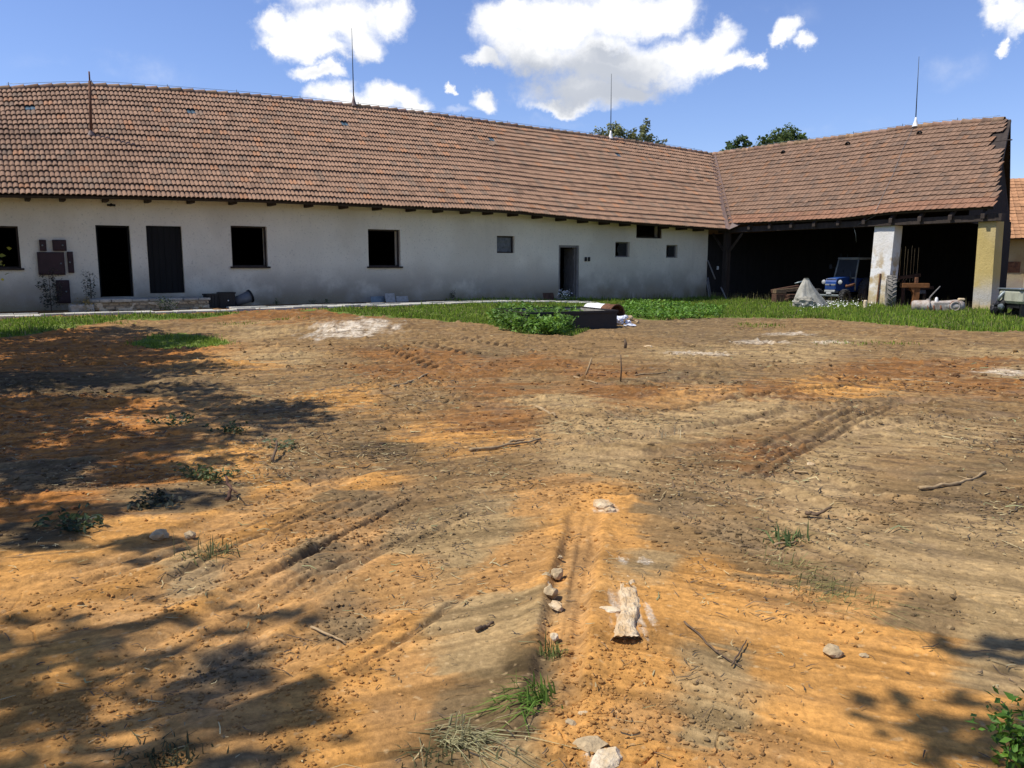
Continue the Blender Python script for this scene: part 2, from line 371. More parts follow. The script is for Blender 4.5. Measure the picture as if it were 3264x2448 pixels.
def blobmask(x, y, px, py, rx, ry, seed=0, k=.8):
    """patch on the ground centred where the survey saw it, ragged edge"""
    g = gd(px, py); d = g[1]; sx = rx / 1720. * d; sy = ry * d * d / (EYE * 1740.)
    q = np.hypot((x - g[0]) / sx, (y - g[1]) / sy)
    q = q + k * fbm(x / sx * 1.7 + seed, y / sy * 1.3, 5, seed + 60, .62)
    return sstep(1.15, .45, q) * (.45 + .55 * sstep(-.25, .3, fbm(x / sx * 6 + seed, y / sy * 4, 4, seed + 63, .65)))
LIME = [(735, 723, 66, 14), (800, 717, 66, 12), (1790, 741, 45, 4), (1640, 742, 70, 4), (1500, 765, 90, 5), (2180, 803, 75, 7), (1710, 723, 60, 4), (1352, 1340, 32, 62), (1392, 1216, 17, 10), (1345, 1215, 12, 12), (1405, 1345, 10, 30), (1310, 1098, 26, 14), (1290, 1640, 30, 18)]
# wheel ruts: polylines, half width, groove depth
TRACKS = [([(-150, 1345), (200, 1240), (480, 1130), (760, 1010), (940, 950)], .16, .013), ([(-150, 1420), (300, 1300), (560, 1195), (820, 1075), (1000, 985)], .16, .012),
          ([(100, 1560), (420, 1390), (640, 1250), (830, 1140), (1000, 1040)], .20, .014), ([(-100, 1700), (250, 1560), (560, 1430), (800, 1290), (960, 1200)], .20, .010),
          ([(1080, 950), (1260, 960), (1480, 930), (1800, 880), (2150, 850)], .14, .018), ([(1130, 990), (1400, 985), (1700, 960), (2000, 910), (2300, 880)], .14, .016),
          ([(1300, 1010), (1600, 1060), (1900, 1160), (2250, 1300)], .22, .018), ([(1420, 1005), (1700, 1030), (2000, 1110), (2300, 1210)], .20, .016), ([(1350, 1060), (1600, 1150), (1850, 1270), (2050, 1400)], .16, .016),
          ([(1180, 1700), (1200, 1500), (1230, 1300), (1260, 1130), (1290, 1050)], .10, .02)]
CREASES = [[(0, 1315), (333, 1210), (527, 1138), (638, 1083), (830, 1030)], [(-60, 1352), (200, 1275), (420, 1195)], [(139, 1338), (344, 1255), (499, 1182), (740, 1077), (900, 1010)], [(111, 1532), (311, 1438), (388, 1393), (560, 1290), (800, 1150)], [(388, 1299), (610, 1221), (865, 1083), (1000, 1015)],
           [(471, 1366), (682, 1227), (1026, 1094)], [(555, 1560), (710, 1476), (943, 1327), (1120, 1200)], [(0, 1000), (220, 985), (420, 960)], [(0, 1045), (200, 1030), (420, 1000)], [(0, 935), (220, 922), (420, 905)], [(620, 1110), (900, 1045), (1080, 1010)], [(760, 1240), (960, 1130), (1120, 1060)],
           [(1473, 1058), (1647, 1029), (1821, 932), (1976, 855)], [(1600, 1010), (1686, 966), (1783, 918), (1900, 860)], [(1570, 1038), (1841, 1154), (2208, 1309)], [(1647, 1029), (1937, 1125), (2208, 1222)], [(1744, 1019), (1980, 1090), (2208, 1164)], [(1541, 1125), (1783, 1241), (2073, 1367)], [(1500, 1080), (1750, 1185), (2100, 1340)], [(1260, 1154), (1232, 1290), (1212, 1415)],
           [(1120, 960), (1330, 955), (1560, 915), (1800, 870)], [(1150, 1010), (1400, 1000), (1650, 965)], [(1180, 905), (1400, 890), (1700, 850), (2000, 815)]]
TREADS = [([(835, 742), (900, 768), (985, 800)], .27, .06), ([(900, 735), (980, 752), (1050, 770)], .27, .06), ([(1010, 728), (1060, 738), (1140, 752)], .28, .06), ([(1360, 835), (1440, 824), (1560, 815)], .27, .035)]
def along(x, y, pts):
    G = np.array([gd(*q)[:2] for q in pts]); best = np.full(x.shape, 1e9); ll = np.zeros(x.shape); acc = 0.
    side = np.zeros(x.shape)
    for (x1, y1), (x2, y2) in zip(G[:-1], G[1:]):
        L = math.hypot(x2 - x1, y2 - y1); tx, ty = (x2 - x1) / L, (y2 - y1) / L
        t = np.clip((x - x1) * tx + (y - y1) * ty, 0, L)
        dx = x - x1 - t * tx; dy = y - y1 - t * ty; d = np.hypot(dx, dy); m = d < best
        best = np.where(m, d, best); ll = np.where(m, acc + t, ll); side = np.where(m, np.sign(dx * ty - dy * tx), side); acc += L
    return best, ll, acc, side
def fields(x, y):
    """height, colour of the bare ground at points (x, y)"""
    z = ground_low(x, y); r = np.hypot(x, y)
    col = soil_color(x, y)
    fade = sstep(60, 20, r)
    s, off = house_coords(x, y)
    soil = sstep(.3, 1.2, off) * fade
    dx, dy = .55, .835                                   # right hand drags
    mixr = sstep(-.05, .25, x / np.maximum(y, .5))
    ua, ub = x * .93 + y * .35, -x * .35 + y * .93; va, vb = x * .9 - y * .4, x * .4 + y * .9
    def dr(fx, fy, o, sd, g=.5): return (1 - mixr) * fbm(ua * fx, ub * fy, o, sd, g) + mixr * fbm(va * fx, vb * fy, o, sd, g)
    near = sstep(9, 4.5, r) * (1 - .75 * sstep(.05, .4, fbm(x * .9 + 31, y * .9, 3, 73))); nf = 1 - .62 * near
    drag = dr(.55, 6.5, 4, 71)
    z = z + soil * (.013 * drag + (.010 + .012 * sstep(4, 9, r)) * fbm(x * 1.4, y * 1.4, 3, 81))
    rid = 1 - np.abs(perlin(x * 5.5, y * 5.5, 91)) * 2.2
    rough = sstep(-.15, .35, fbm(x * .8, y * .8, 3, 97) + .25 * (dr(.5, 2.2, 2, 99)))
    far = 1 + 1.3 * sstep(4, 12, r)
    z = z + soil * far * nf * (.008 * rough * rid + (.004 + .012 * rough) * fbm(x * 9, y * 9, 4, 101, .62))
    z = z + soil * .006 * nf * rough * fbm(x * 42, y * 42, 2, 111) * sstep(9, 4, r)
    z = z + soil * .020 * far * nf * sstep(.33, .6, perlin(x * 3.1, y * 4.2, 121) + .35 * perlin(x * 12, y * 12, 123))      # clods
    dark = sstep(.02, -.35, drag)
    col = col * (1 - .32 * dark * soil)[:, None]
    # shrinkage cracks in the flat clay
    cr = np.abs(fbm(x * 2.3, y * 2.3, 3, 131)); crm = sstep(.022, .006, cr) * sstep(.1, .4, perlin(x * .7, y * .7, 133)) * sstep(9, 5, r)
    z = z - .014 * crm * soil
    for pts, w, dep in TRACKS:
        d, l, tot, sd = along(x, y, pts)
        d = d + .03 * fbm(x * 2.5, y * 2.5, 2, 141); env = sstep(0, .8, l) * sstep(tot, tot - 1.5, l)
        prof = -dep * sstep(w * 1.15, w * .75, d) + dep * .9 * np.exp(-((d - w * 1.25) / .05) ** 2)
        prof = prof + .35 * dep * np.sin(d * 70 + 2 * perlin(l * .8, d * 4, 143)) * sstep(w * 1.1, w * .6, d)
        z = z + prof * env
        k = (sstep(w * 1.2, w * .8, d) * env * .22)[:, None]; col = col * (1 - k) + k * np.array([.34, .235, .13]) * 1.05
    for i, pts in enumerate(CREASES):
        d, l, tot, sd = along(x, y, pts); ds = d * sd + .018 * perlin(l * 1.1, np.full_like(l, i * 7.3), 145)
        offs = np.random.default_rng(900 + i).uniform(-.16, .16, 3); offs[0] = 0.
        env0 = sstep(0, .9, l) * sstep(tot, tot - 1.2, l); wr = .006 + .0026 * r
        for j, of in enumerate(offs):
            dd = np.abs(ds - of); env = env0 * sstep(-.5, .0, perlin(l * .55 + i * 5 + j * 2.7, np.full_like(l, 3.3 + j), 147)) * (1. if j == 0 else .6)
            br = .5 + .9 * perlin(l * 18, ds * 12 + i, 149)
            z = z + env * (-(.007 + .0022 * r) * np.exp(-(dd / wr) ** 2) + (.006 + .0012 * r) * br * np.exp(-((dd - 2.3 * wr) / wr) ** 2))
            k = (env * .72 * np.exp(-(dd / (wr * 1.2)) ** 2))[:, None]; col = col * (1 - k) + k * np.array([.12, .075, .038])  # groove shade painted as a dark line in the soil colour
    for pts, w, dep in TREADS:
        d, l, tot, sd = along(x, y, pts)
        lug = np.sin((l - d * .9) * 2 * np.pi / .34) * .5 + .5
        env = sstep(w * 1.1, w * .85, d) * sstep(.04, .09, d) * sstep(0, .4, l) * sstep(tot, tot - .5, l)
        z = z + env * (dep * sstep(.35, .65, lug) - dep * .5); k = (env * .75 * sstep(.6, .3, lug))[:, None]; col = col * (1 - k) + k * np.array([.09, .05, .025])  # shade between the lugs painted into the soil colour
    for i, (a, b_, rx, ry) in enumerate(LIME):
        k = blobmask(x, y, a, b_, rx, ry, i * 3)[:, None] * (.95 if i < 2 else .75)
        col = col * (1 - k) + k * np.array([.62, .53, .40])
    # mottling of the soil, scraped out along the drag direction
    sk = dr(.45, 9., 4, 153, .6); col = col * (1 + .42 * nf * np.clip(sk, -.6, .6) * soil)[:, None]
    sk2 = (sstep(.12, .5, dr(.4, 5., 3, 155, .55)) * .45 * soil)[:, None]; col = col * (1 - sk2) + sk2 * np.clip(col * 1.30 + np.array([.02, .012, .004]), 0, .75)
    sk3 = dr(.55, 26., 3, 157, .6); col = col * (1 + .26 * np.clip(sk3, -.6, .6) * soil * sstep(9, 4, r))[:, None]; z = z + .0025 * sk3 * soil * sstep(8, 4, r)
    t = fbm(x * 5, y * 5, 5, 151, .6)[:, None]; col = col * (1 + .30 * t * nf[:, None])
    t2 = sstep(.2, .55, fbm(x * 1.6, y * 2.6, 4, 161, .6))[:, None]; t2 = t2 * nf[:, None]; col = col * (1 - .30 * t2) + .30 * t2 * np.array([.20, .145, .095])
    t3 = (sstep(.25, .5, fbm(x * 17, y * 17, 3, 171, .6)) * .35 * nf)[:, None]; col = col * (1 - t3) + t3 * np.array([.17, .105, .055])
    fl = dr(4.5, 11, 4, 175, .65); t5 = (sstep(.12, .45, fl) * .68 * sstep(3.5, 7, r) * soil)[:, None]; col = col * (1 - t5) + t5 * np.array([.10, .062, .035])  # dark flecks painted for debris and the small shadows of clods
    t6 = (sstep(.25, .55, dr(5, 14, 3, 177, .6)) * .30 * sstep(4, 8, r) * soil)[:, None]; col = col * (1 - t6) + t6 * np.array([.42, .32, .17])
    t4 = (sstep(.42, .55, fbm(x * 23, y * 23, 2, 181)) * .4 * sstep(14, 7, r))[:, None]; col = col * (1 - t4) + t4 * np.array([.58, .40, .20])
    g = (inpoly(x + .12 * fbm(x * 2, y * 2, 3, 191), y + .3 * fbm(x * 1.3, y * 1.3, 3, 193), GRASS_POLY) | inpoly(x, y, GRASS_PATCH)).astype(float)[:, None]
    col = col * (1 - g) + g * (np.array([.13, .17, .035]) * (1 + .4 * t))
    away = sstep(32, 60, r)[:, None]; col = col * (1 - away) + away * np.array([.10, .13, .04])
    inside = ((off < -.3)).astype(float)[:, None]
    col = col * (1 - inside * .6)
    return z, np.clip(col, .02, .9)
def build_ground():
    th = np.concatenate([np.linspace(-41, 41, 940), np.linspace(41, 68, 66)[1:], np.linspace(68, 292, 76)[1:-1], np.linspace(292, 319, 66)[:-1]]) * math.pi / 180
    rows = np.concatenate([np.arange(2560, 1250, -2.0), np.arange(1250, 938, -1.1)])
    rad = np.concatenate([np.linspace(.3, 1.9, 12), EYE * 2560 / (rows - HY) * 1.0])
    rad = np.unique(np.concatenate([rad[:12], rad[12:][rad[12:] > 1.95], np.geomspace(43, 700, 26)]))
    T, Rr = np.meshgrid(th, rad); x = (np.sin(T) * Rr).ravel(); y = (np.cos(T) * Rr).ravel()
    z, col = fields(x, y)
    nr, nt_ = len(rad), len(th); idx = np.arange(nr * nt_).reshape(nr, nt_)
    a = idx[:-1, :]; b_ = np.roll(idx, -1, 1)[:-1, :]; c_ = np.roll(idx, -1, 1)[1:, :]; d = idx[1:, :]
    F = np.stack([a, d, c_, b_], -1).reshape(-1, 4)
    V = np.stack([x, y, z], 1)
    V = np.concatenate([V, [[0, 0, 0.]]]); col = np.concatenate([col, [[.4, .25, .1]]]); ctr = len(V) - 1
    m = bpy.data.materials.new('bare_soil'); m.use_nodes = True; nt = m.node_tree; N = nt.nodes; L = nt.links
    b = N['Principled BSDF']; b.inputs['Roughness'].default_value = .97; b.inputs['Specular IOR Level'].default_value = .12
    at = N.new('ShaderNodeAttribute'); at.attribute_name = 'tint'; tc = N.new('ShaderNodeTexCoord')
    n1 = N.new('ShaderNodeTexNoise'); n1.inputs['Scale'].default_value = 34; n1.inputs['Detail'].default_value = 9; n1.inputs['Roughness'].default_value = .7; L.new(tc.outputs['Object'], n1.inputs['Vector'])
    mr = N.new('ShaderNodeMapRange'); mr.inputs['From Min'].default_value = .3; mr.inputs['From Max'].default_value = .7; mr.inputs['To Min'].default_value = .62; mr.inputs['To Max'].default_value = 1.3; L.new(n1.outputs['Fac'], mr.inputs['Value'])
    mx = N.new('ShaderNodeMix'); mx.data_type = 'RGBA'; mx.blend_type = 'MULTIPLY'; mx.inputs[0].default_value = 1; L.new(at.outputs['Color'], mx.inputs[6]); L.new(mr.outputs[0], mx.inputs[7]); L.new(mx.outputs[2], b.inputs['Base Color'])
    n2 = N.new('ShaderNodeTexNoise'); n2.inputs['Scale'].default_value = 55; n2.inputs['Detail'].default_value = 10; n2.inputs['Roughness'].default_value = .7; L.new(tc.outputs['Object'], n2.inputs['Vector'])
    bp = N.new('ShaderNodeBump'); bp.inputs['Strength'].default_value = .65; bp.inputs['Distance'].default_value = .012; L.new(n2.outputs['Fac'], bp.inputs['Height']); L.new(bp.outputs['Normal'], b.inputs['Normal'])
    F3 = F
    o = np_mesh('ground', V, F3, m, col, smooth=True)
    tag(o, kind='structure')
    return o
build_ground()

# concrete path along the long wall
def build_path():
    mb = MB(); rs = np.random.default_rng(4); s = 8.0
    while s < 34:
        w = .5 + rs.uniform(-.01, .01)
        for o0, o1 in ((1.45, 1.95), (1.97, 2.5)):
            if s > 20.2 and s < 24.9 and o0 < 1.6: continue
            z = [gz(*PA(s + w / 2, (o0 + o1) / 2, 0)[:2]) + .045 + rs.uniform(-.015, .012) for _ in range(1)][0]
            t = rs.uniform(-.012, .012)
            fn = lambda a, b_, c_: PA(a, b_, c_ + t * (b_ - o0) * 2)
            k = rs.uniform(.8, 1.12)
            mb.box(s, s + w - .012, o0, o1, z - .12, z, fn, col=(k, k, k * .98), bev=.008)
        s += w
    o = mb.build('path', M['path']); tag(o, kind='structure')
M['path'] = mat('pale_paving_slabs', (.46, .44, .38), .9, var=.25, scale=5, bump=.3, tint=True)
build_path()
# ---------------------------------------------------------------- the long white farm building
def smooth_curve(pts, x, k=1.2):
    pts = sorted(pts); xs = np.array([p[0] for p in pts]); zs = np.array([p[1] for p in pts])
    fine = np.linspace(xs[0] - 6, xs[-1] + 12, 900); z = np.interp(fine, xs, zs)
    step = fine[1] - fine[0]; h = int(k / step); ker = np.hanning(2 * h + 3); ker /= ker.sum()
    zp = np.pad(z, h + 1, mode='edge'); z = np.convolve(zp, ker, 'valid')
    return np.interp(x, fine, z)
OE, OR_ = .85, -3.87
EAVE_A = [onA(*q, OE) for q in [(0, 620), (405, 627), (810, 637), (1205, 655), (1635, 674), (1886, 700), (2100, 716), (2315, 731)]]
RIDGE_A = [onA(*q, OR_) for q in [(0, 287), (152, 279), (288, 274), (506, 287), (810, 309), (1124, 340), (1357, 365), (1635, 403), (1944, 443), (2110, 468), (2267, 494)]]
EAVE_A += [(31, EAVE_A[0][1] - .15)]; RIDGE_A += [(31, RIDGE_A[0][1] - .5)]
OBE, OBR = -.22, -4.23
EAVE_B = [onB(*q, OBE) for q in [(2330, 712), (2500, 705), (2700, 695), (2800, 681), (2900, 672), (3050, 665), (3175, 659)]]
RIDGE_B = [onB(*q, OBR) for q in [(2287, 491), (2500, 462), (2700, 437), (2920, 404), (3080, 390), (3202, 381)]]
S_V0 = onA(2322, 731, OE)[0]; S_V1 = onA(2270, 495, OR_)[0]
T_V0 = -OE * 0 + onB(2322, 722, OBE)[0]; T_V1 = onB(2270, 493, OBR)[0]
def roofA(s, v, h=0.):
    s = np.asarray(s, float); ze = smooth_curve(EAVE_A, s); zr = smooth_curve(RIDGE_A, s)
    off = OE + (OR_ - OE) * v; z = ze + (zr - ze) * v
    run = OE - OR_; rise = zr - ze; L = np.sqrt(run ** 2 + rise ** 2)
    off = off + h * rise / L; z = z + h * run / L
    p = C0[None, :2] - AX[None, :2] * np.atleast_1d(s)[:, None] + NX[None, :2] * np.atleast_1d(off)[:, None]
    return np.concatenate([p, np.atleast_1d(z)[:, None]], 1)
def roofB(t, v, h=0.):
    t = np.asarray(t, float); ze = smooth_curve(EAVE_B, t); zr = smooth_curve(RIDGE_B, t, .8)
    o = OBE + (OBR - OBE) * v; z = ze + (zr - ze) * v
    run = OBE - OBR; rise = zr - ze; L = np.sqrt(run ** 2 + rise ** 2)
    o = o + h * rise / L; z = z + h * run / L
    p = C0[None, :2] + NX[None, :2] * np.atleast_1d(t)[:, None] - AX[None, :2] * np.atleast_1d(o)[:, None]
    return np.concatenate([p, np.atleast_1d(z)[:, None]], 1)
def valleyA(v): return S_V0 + (S_V1 - S_V0) * v
def valleyB(v): return T_V0 + (T_V1 - T_V0) * v
T_END0, T_END1 = onB(3178, 660, OBE)[0], onB(3206, 383, OBR)[0]
def tiles(name, roof, lo, hi, width, rows, profile, material, parent, sway, seed, skip=None, step=.046, tone=None, flip=False):
    """courses of overlapping clay tiles; every tile is a small curved patch with its own tone and seat"""
    rs = np.random.default_rng(seed); us = np.array([p[0] for p in profile]); hs = np.array([p[1] for p in profile]); nu = len(us)
    s0 = min(lo(0), lo(1)); s1 = max(hi(0), hi(1)); n = int((s1 - s0) / width) + 1
    Vs = []; Fs = []; Cs = []; base = 0
    for r in range(rows):
        v0 = r / rows - .006; v1 = min((r + 1.12) / rows, 1.0)
        sag = rs.normal(0, .004)
        for i in range(n):
            a = s0 + i * width; mid = a + width / 2; vm = (r + .5) / rows
            if mid < lo(vm) - width * .5 or mid > hi(vm) + width * .5: continue
            if skip and skip(mid, r): continue
            j = rs.normal(0, .003, 3)
            s = np.clip(a + us * width + j[0] * .6, min(lo(vm), hi(vm)), max(lo(vm), hi(vm)))
            dv = rs.normal(0, .0012) - (.010 if rs.random() < .012 else 0)
            lift = rs.normal(0, .0035) + (rs.random() < .03) * .012
            q0 = roof(s, np.full(nu, max(v0 + dv, -.01)), hs + step + lift + sag)
            qm = roof(s, np.full(nu, (v0 + v1) / 2), hs + step * .5 + lift * .5 + sag)
            q1 = roof(s, np.full(nu, v1), hs + .001)
            ql = roof(s, np.full(nu, max(v0 + dv, -.01)), hs + step + lift + sag - .013)
            Vs.append(np.concatenate([ql, q0, qm, q1]))
            for k in range(3):
                for c in range(nu - 1):
                    f = (base + k * nu + c, base + k * nu + c + 1, base + (k + 1) * nu + c + 1, base + (k + 1) * nu + c)
                    Fs.append(f if not flip else f[::-1])
            t = tone(mid, r, rs) if tone else np.ones(3)
            Cs.append(np.repeat([t], 4 * nu, 0)); base += 4 * nu
    o = np_mesh(name, np.concatenate(Vs), np.array(Fs), material, np.concatenate(Cs))
    o.parent = parent; o.matrix_parent_inverse = Matrix.Translation(-Vector(world_of(parent)))
    return o
def toneA(s, r, rs):
    n = perlin(s * .35, r * .25, 201) * .5 + perlin(s * 1.1, r * .6, 203) * .35
    k = .96 + .26 * n + rs.normal(0, .055) - .16 * float(sstep(17, 25, s))
    g = rs.random()
    c = np.array([1.0, 1.0, 1.0]) * k
    if g < .10 + .25 * max(0, float(n)): c = np.array([.86, .95, 1.02]) * k * .92          # greyed, lichened
    elif g > .95: c = np.array([1.12, .96, .82]) * k * 1.05                                 # newer red
    elif g > .88: c = c * .78
    st = math.exp(-((s - 26.5) / 2.2) ** 2) * (math.exp(-((r - 10.5) / 2.) ** 2))
    return np.clip(c * (1 - .35 * st), .3, 1.5)
def toneB(s, r, rs):
    n = perlin(s * .4, r * .3, 211) * .5
    k = 1 + .24 * n + rs.normal(0, .06); c = np.array([1., 1., 1.]) * k
    g = rs.random()
    if g < .12: c = np.array([.88, .94, 1.]) * k * .9
    if r < 2: c = c * np.array([1.18, 1.0, .92])
    if g > .92: c = np.array([1.12, 1.0, .88]) * k
    return np.clip(c, .35, 1.5)

farm = thing('farmhouse', 'long low white rendered farm building under a wavy orange clay tile roof', 'farm building', PA(12, 0, 0))
ROLL = [(0, .0), (.05, .022), (.12, .038), (.24, .044), (.36, .036), (.45, .014), (.50, .004), (.55, .020), (.63, .034), (.74, .040), (.86, .034), (.95, .012), (1.02, .0)]
GLASS = [(82, 347), (606, 357), (1103, 396), (1558, 445), (1970, 497)]
_ss, _vv = np.meshgrid(np.linspace(-5, 30, 700), np.linspace(0, 1, 90)); _pa = roofA(_ss.ravel(), _vv.ravel()); _xa, _ya = proj(_pa[:, 0], _pa[:, 1], _pa[:, 2])
def roofA_at(px, py):
    i = int(np.argmin((_xa - px) ** 2 + (_ya - py) ** 2)); return float(_ss.ravel()[i]), float(_vv.ravel()[i])
_tt, _v2 = np.meshgrid(np.linspace(-5, 13, 500), np.linspace(0, 1, 90)); _pb = roofB(_tt.ravel(), _v2.ravel()); _xb, _yb = proj(_pb[:, 0], _pb[:, 1], _pb[:, 2])
def roofB_at(px, py):
    i = int(np.argmin((_xb - px) ** 2 + (_yb - py) ** 2)); return float(_tt.ravel()[i]), float(_v2.ravel()[i])
NRA, TWA = 21, .24
A_S1 = 31.
_sA0 = min(valleyA(0), valleyA(1)) + .15
glass_cells = []
for q in GLASS:
    s, v = roofA_at(*q); glass_cells.append((int((s - _sA0) / TWA), int(v * NRA)))
skipA = lambda s, r: (int((s - _sA0) / TWA), r) in glass_cells
roof = tiles('roof', roofA, lambda v: valleyA(v) + .15, lambda v: A_S1, TWA, NRA, ROLL, M['tile'], farm, None, 5, skip=skipA, tone=toneA, flip=False)
for i, r in glass_cells:
    mb = MB(); a = _sA0 + i * TWA
    for lane in (0, 1):
        x0 = a + lane * TWA * .52; s = np.array([x0, x0 + TWA * .22, x0 + TWA * .46])
        p0 = roofA(s, np.full(3, r / NRA), .045); p1 = roofA(s, np.full(3, (r + 1.1) / NRA), .012); p2 = roofA(s, np.full(3, r / NRA), .02)
        p0[1, 2] += .012; p1[1, 2] += .012
        mb.add(np.concatenate([p2, p0, p1]), [(0, 1, 4, 3), (1, 2, 5, 4), (3, 4, 7, 6), (4, 5, 8, 7)])
    mb.build('glass_tile', M['glass_tile'], roof)
# ridge caps
def ridge(roof_fn, a, b_, step, name, parent, rs, ends=.0):
    mb = MB(); s = a
    while s < b_:
        s1 = s + step * 1.06; P = roof_fn(np.array([s, s1]), np.array([1., 1.]))
        k = rs.uniform(.7, 1.25); tone = (k, k * rs.uniform(.92, 1.06), k * rs.uniform(.85, 1.05))
        P[0, 2] += .055 + rs.normal(0, .006); P[1, 2] += .03 + rs.normal(0, .006)
        mb.lathe(P[0] - np.array([0, 0, .05]), P[1] - P[0], [(0, .02), (0, .125), (np.linalg.norm(P[1] - P[0]) * .12, .12), (np.linalg.norm(P[1] - P[0]), .10)], 10, tone, smooth=True)
        s += step
    return mb.build(name, M['ridge'], parent)
ridge(roofA, S_V1 + .05, A_S1, .36, 'ridge_cap', roof, np.random.default_rng(8))
# sealed deck below the tiles, far slope
def deck(fn, lo, hi, n, name, parent, back):
    mb = MB(); ss = np.linspace(0, 1, n); P = []
    nv = 9; vv = np.linspace(.004, 1., nv)
    for h in (-.03, -.10):
        for v in vv: P.append(fn(lo(v) + (hi(v) - lo(v)) * ss, np.full(n, v), h))
    vs = np.concatenate(P); fs = []
    for q in (0, nv):
        for j in range(nv - 1):
            for k in range(n - 1):
                a = (q + j) * n + k; fs.append((a, a + 1, a + n + 1, a + n))
    for k in range(n - 1): fs.append((k, k + 1, nv * n + k + 1, nv * n + k))
    for k in (0, n - 1):
        for j in range(nv - 1): fs.append((j * n + k, (j + 1) * n + k, (nv + j + 1) * n + k, (nv + j) * n + k))
    mb.add(vs, fs); top = P[nv - 1]
    bk = []
    for k in range(n):
        p = top[k].copy(); q = p.copy(); q[:2] += back[0][:2]; q[2] = back[1]
        if len(back) > 2: q[:2] += back[2][:2] * (k / (n - 1)) ** 3
        bk += [p, q]
    mb.add(bk, [(2 * k, 2 * k + 1, 2 * k + 3, 2 * k + 2) for k in range(n - 1)])
    return mb.build(name, M['wood_dark'], parent)
deck(roofA, valleyA, lambda v: A_S1, 60, 'roof_boarding', farm, (-NX * 4.6, 3.2))
mb = MB(); _v = roofA(np.array([S_V1]), np.array([1.]), -.05)[0]; _v = _v + [0, 0, -.10]; _o = PA(-8.5, -8.47, 3.10); _a = roofA(np.array([S_V1]), np.array([1.]), -.03)[0] - NX * 4.6; _a[2] = 3.1; _a = _a - AX * .8; _b = _v + AX * 4.3; _b[2] = 3.0; _b = _b + NX * .8; _w = _v + NX * .5 - AX * .5 - np.array([0, 0, .3])
mb.add([_v, _a, _o, _b, _v - AX * .8, _v + NX * .8], [(0, 4, 1), (0, 1, 2), (0, 2, 3), (0, 3, 5)]); mb.build('roof_hip', M['tile_dark'], farm)
# wall with openings
OPEN = {'window_left': (25.2, 26.35, 1.39, 2.45), 'door1': (22.61, 23.44, .62, 2.53), 'door2': (21.28, 22.2, .70, 2.55), 'w1': (18.89, 19.93, 1.43, 2.61), 'w2': (14.52, 15.65, 1.43, 2.62),
        'w3': (10.0, 10.75, 1.91, 2.51), 'd3': (7.03, 8.0, .29, 2.22), 'w4': (4.47, 5.22, 1.80, 2.39), 'hatch': (2.73, 4.13, 2.56, 3.25), 'w5': (1.80, 2.45, 1.79, 2.31)}
def wall_grid(mb, s0, s1, z0, z1, opens, thick, fn, back=True, cell=.5, wob=.006):
    S = sorted(set([s0, s1] + [v for o in opens for v in o[:2]])); Z = sorted(set([z0, z1] + [v for o in opens for v in o[2:]]))
    def split(L):
        out = [L[0]]
        for a, b_ in zip(L[:-1], L[1:]):
            n = max(1, int(round((b_ - a) / cell))); out += [a + (b_ - a) * k / n for k in range(1, n + 1)]
        return out
    S = split(S); Z = split(Z); idx = {}; vs = []
    def vert(i, k):
        if (i, k) not in idx:
            w = wob * float(perlin(S[i] * .9, Z[k] * 1.3, 301)) * 3
            idx[(i, k)] = len(vs); vs.append(fn(S[i], w, Z[k]))
        return idx[(i, k)]
    fs = []
    for i in range(len(S) - 1):
        for k in range(len(Z) - 1):
            sm, zm = (S[i] + S[i + 1]) / 2, (Z[k] + Z[k + 1]) / 2
            if any(o[0] < sm < o[1] and o[2] < zm < o[3] for o in opens): continue
            fs.append((vert(i, k), vert(i, k + 1), vert(i + 1, k + 1), vert(i + 1, k)))
    mb.add(vs, fs)
    if back:
        vs = []; fs = []
        for i in range(len(S) - 1):
            for k in range(len(Z) - 1):
                sm, zm = (S[i] + S[i + 1]) / 2, (Z[k] + Z[k + 1]) / 2
                if any(o[0] < sm < o[1] and o[2] < zm < o[3] for o in opens): continue
                b_ = len(vs); vs += [fn(S[i], -thick, Z[k]), fn(S[i + 1], -thick, Z[k]), fn(S[i + 1], -thick, Z[k + 1]), fn(S[i], -thick, Z[k + 1])]; fs.append((b_, b_ + 1, b_ + 2, b_ + 3))
        mb.add(vs, fs)
    for (a, b_, c, d) in opens:
        P = [fn(a, .004, c), fn(b_, .004, c), fn(b_, .004, d), fn(a, .004, d), fn(a, -thick, c), fn(b_, -thick, c), fn(b_, -thick, d), fn(a, -thick, d)]
        mb.add(P, [(0, 1, 5, 4), (1, 2, 6, 5), (2, 3, 7, 6), (3, 0, 4, 7)])
mb = MB()
wall_grid(mb, 0, 31, -.3, 3.62, list(OPEN.values()), .42, PA)
mb.box(-.0, .42, -8.2, -.43, -.3, 3.62, PA)                 # end wall towards the shed
mb.build('wall', M['plaster'], farm)
mb = MB()
for q in ((30.6, 31., -8.2, -.43, -.3, 3.6), (.43, 30.6, -8.2, -7.8, -.3, 3.6)): mb.box(*q, PA)
mb.box(.43, 30.6, -7.79, -.43, 3.3, 3.4, PA); mb.box(.43, 30.6, -7.79, -.43, -.25, .12, PA)
for s in (6.0, 9.2, 13., 17., 20.8, 24.6): mb.box(s, s + .2, -7.7, -.43, .13, 3.29, PA)
mb.build('interior_wall', M['inside'], farm)
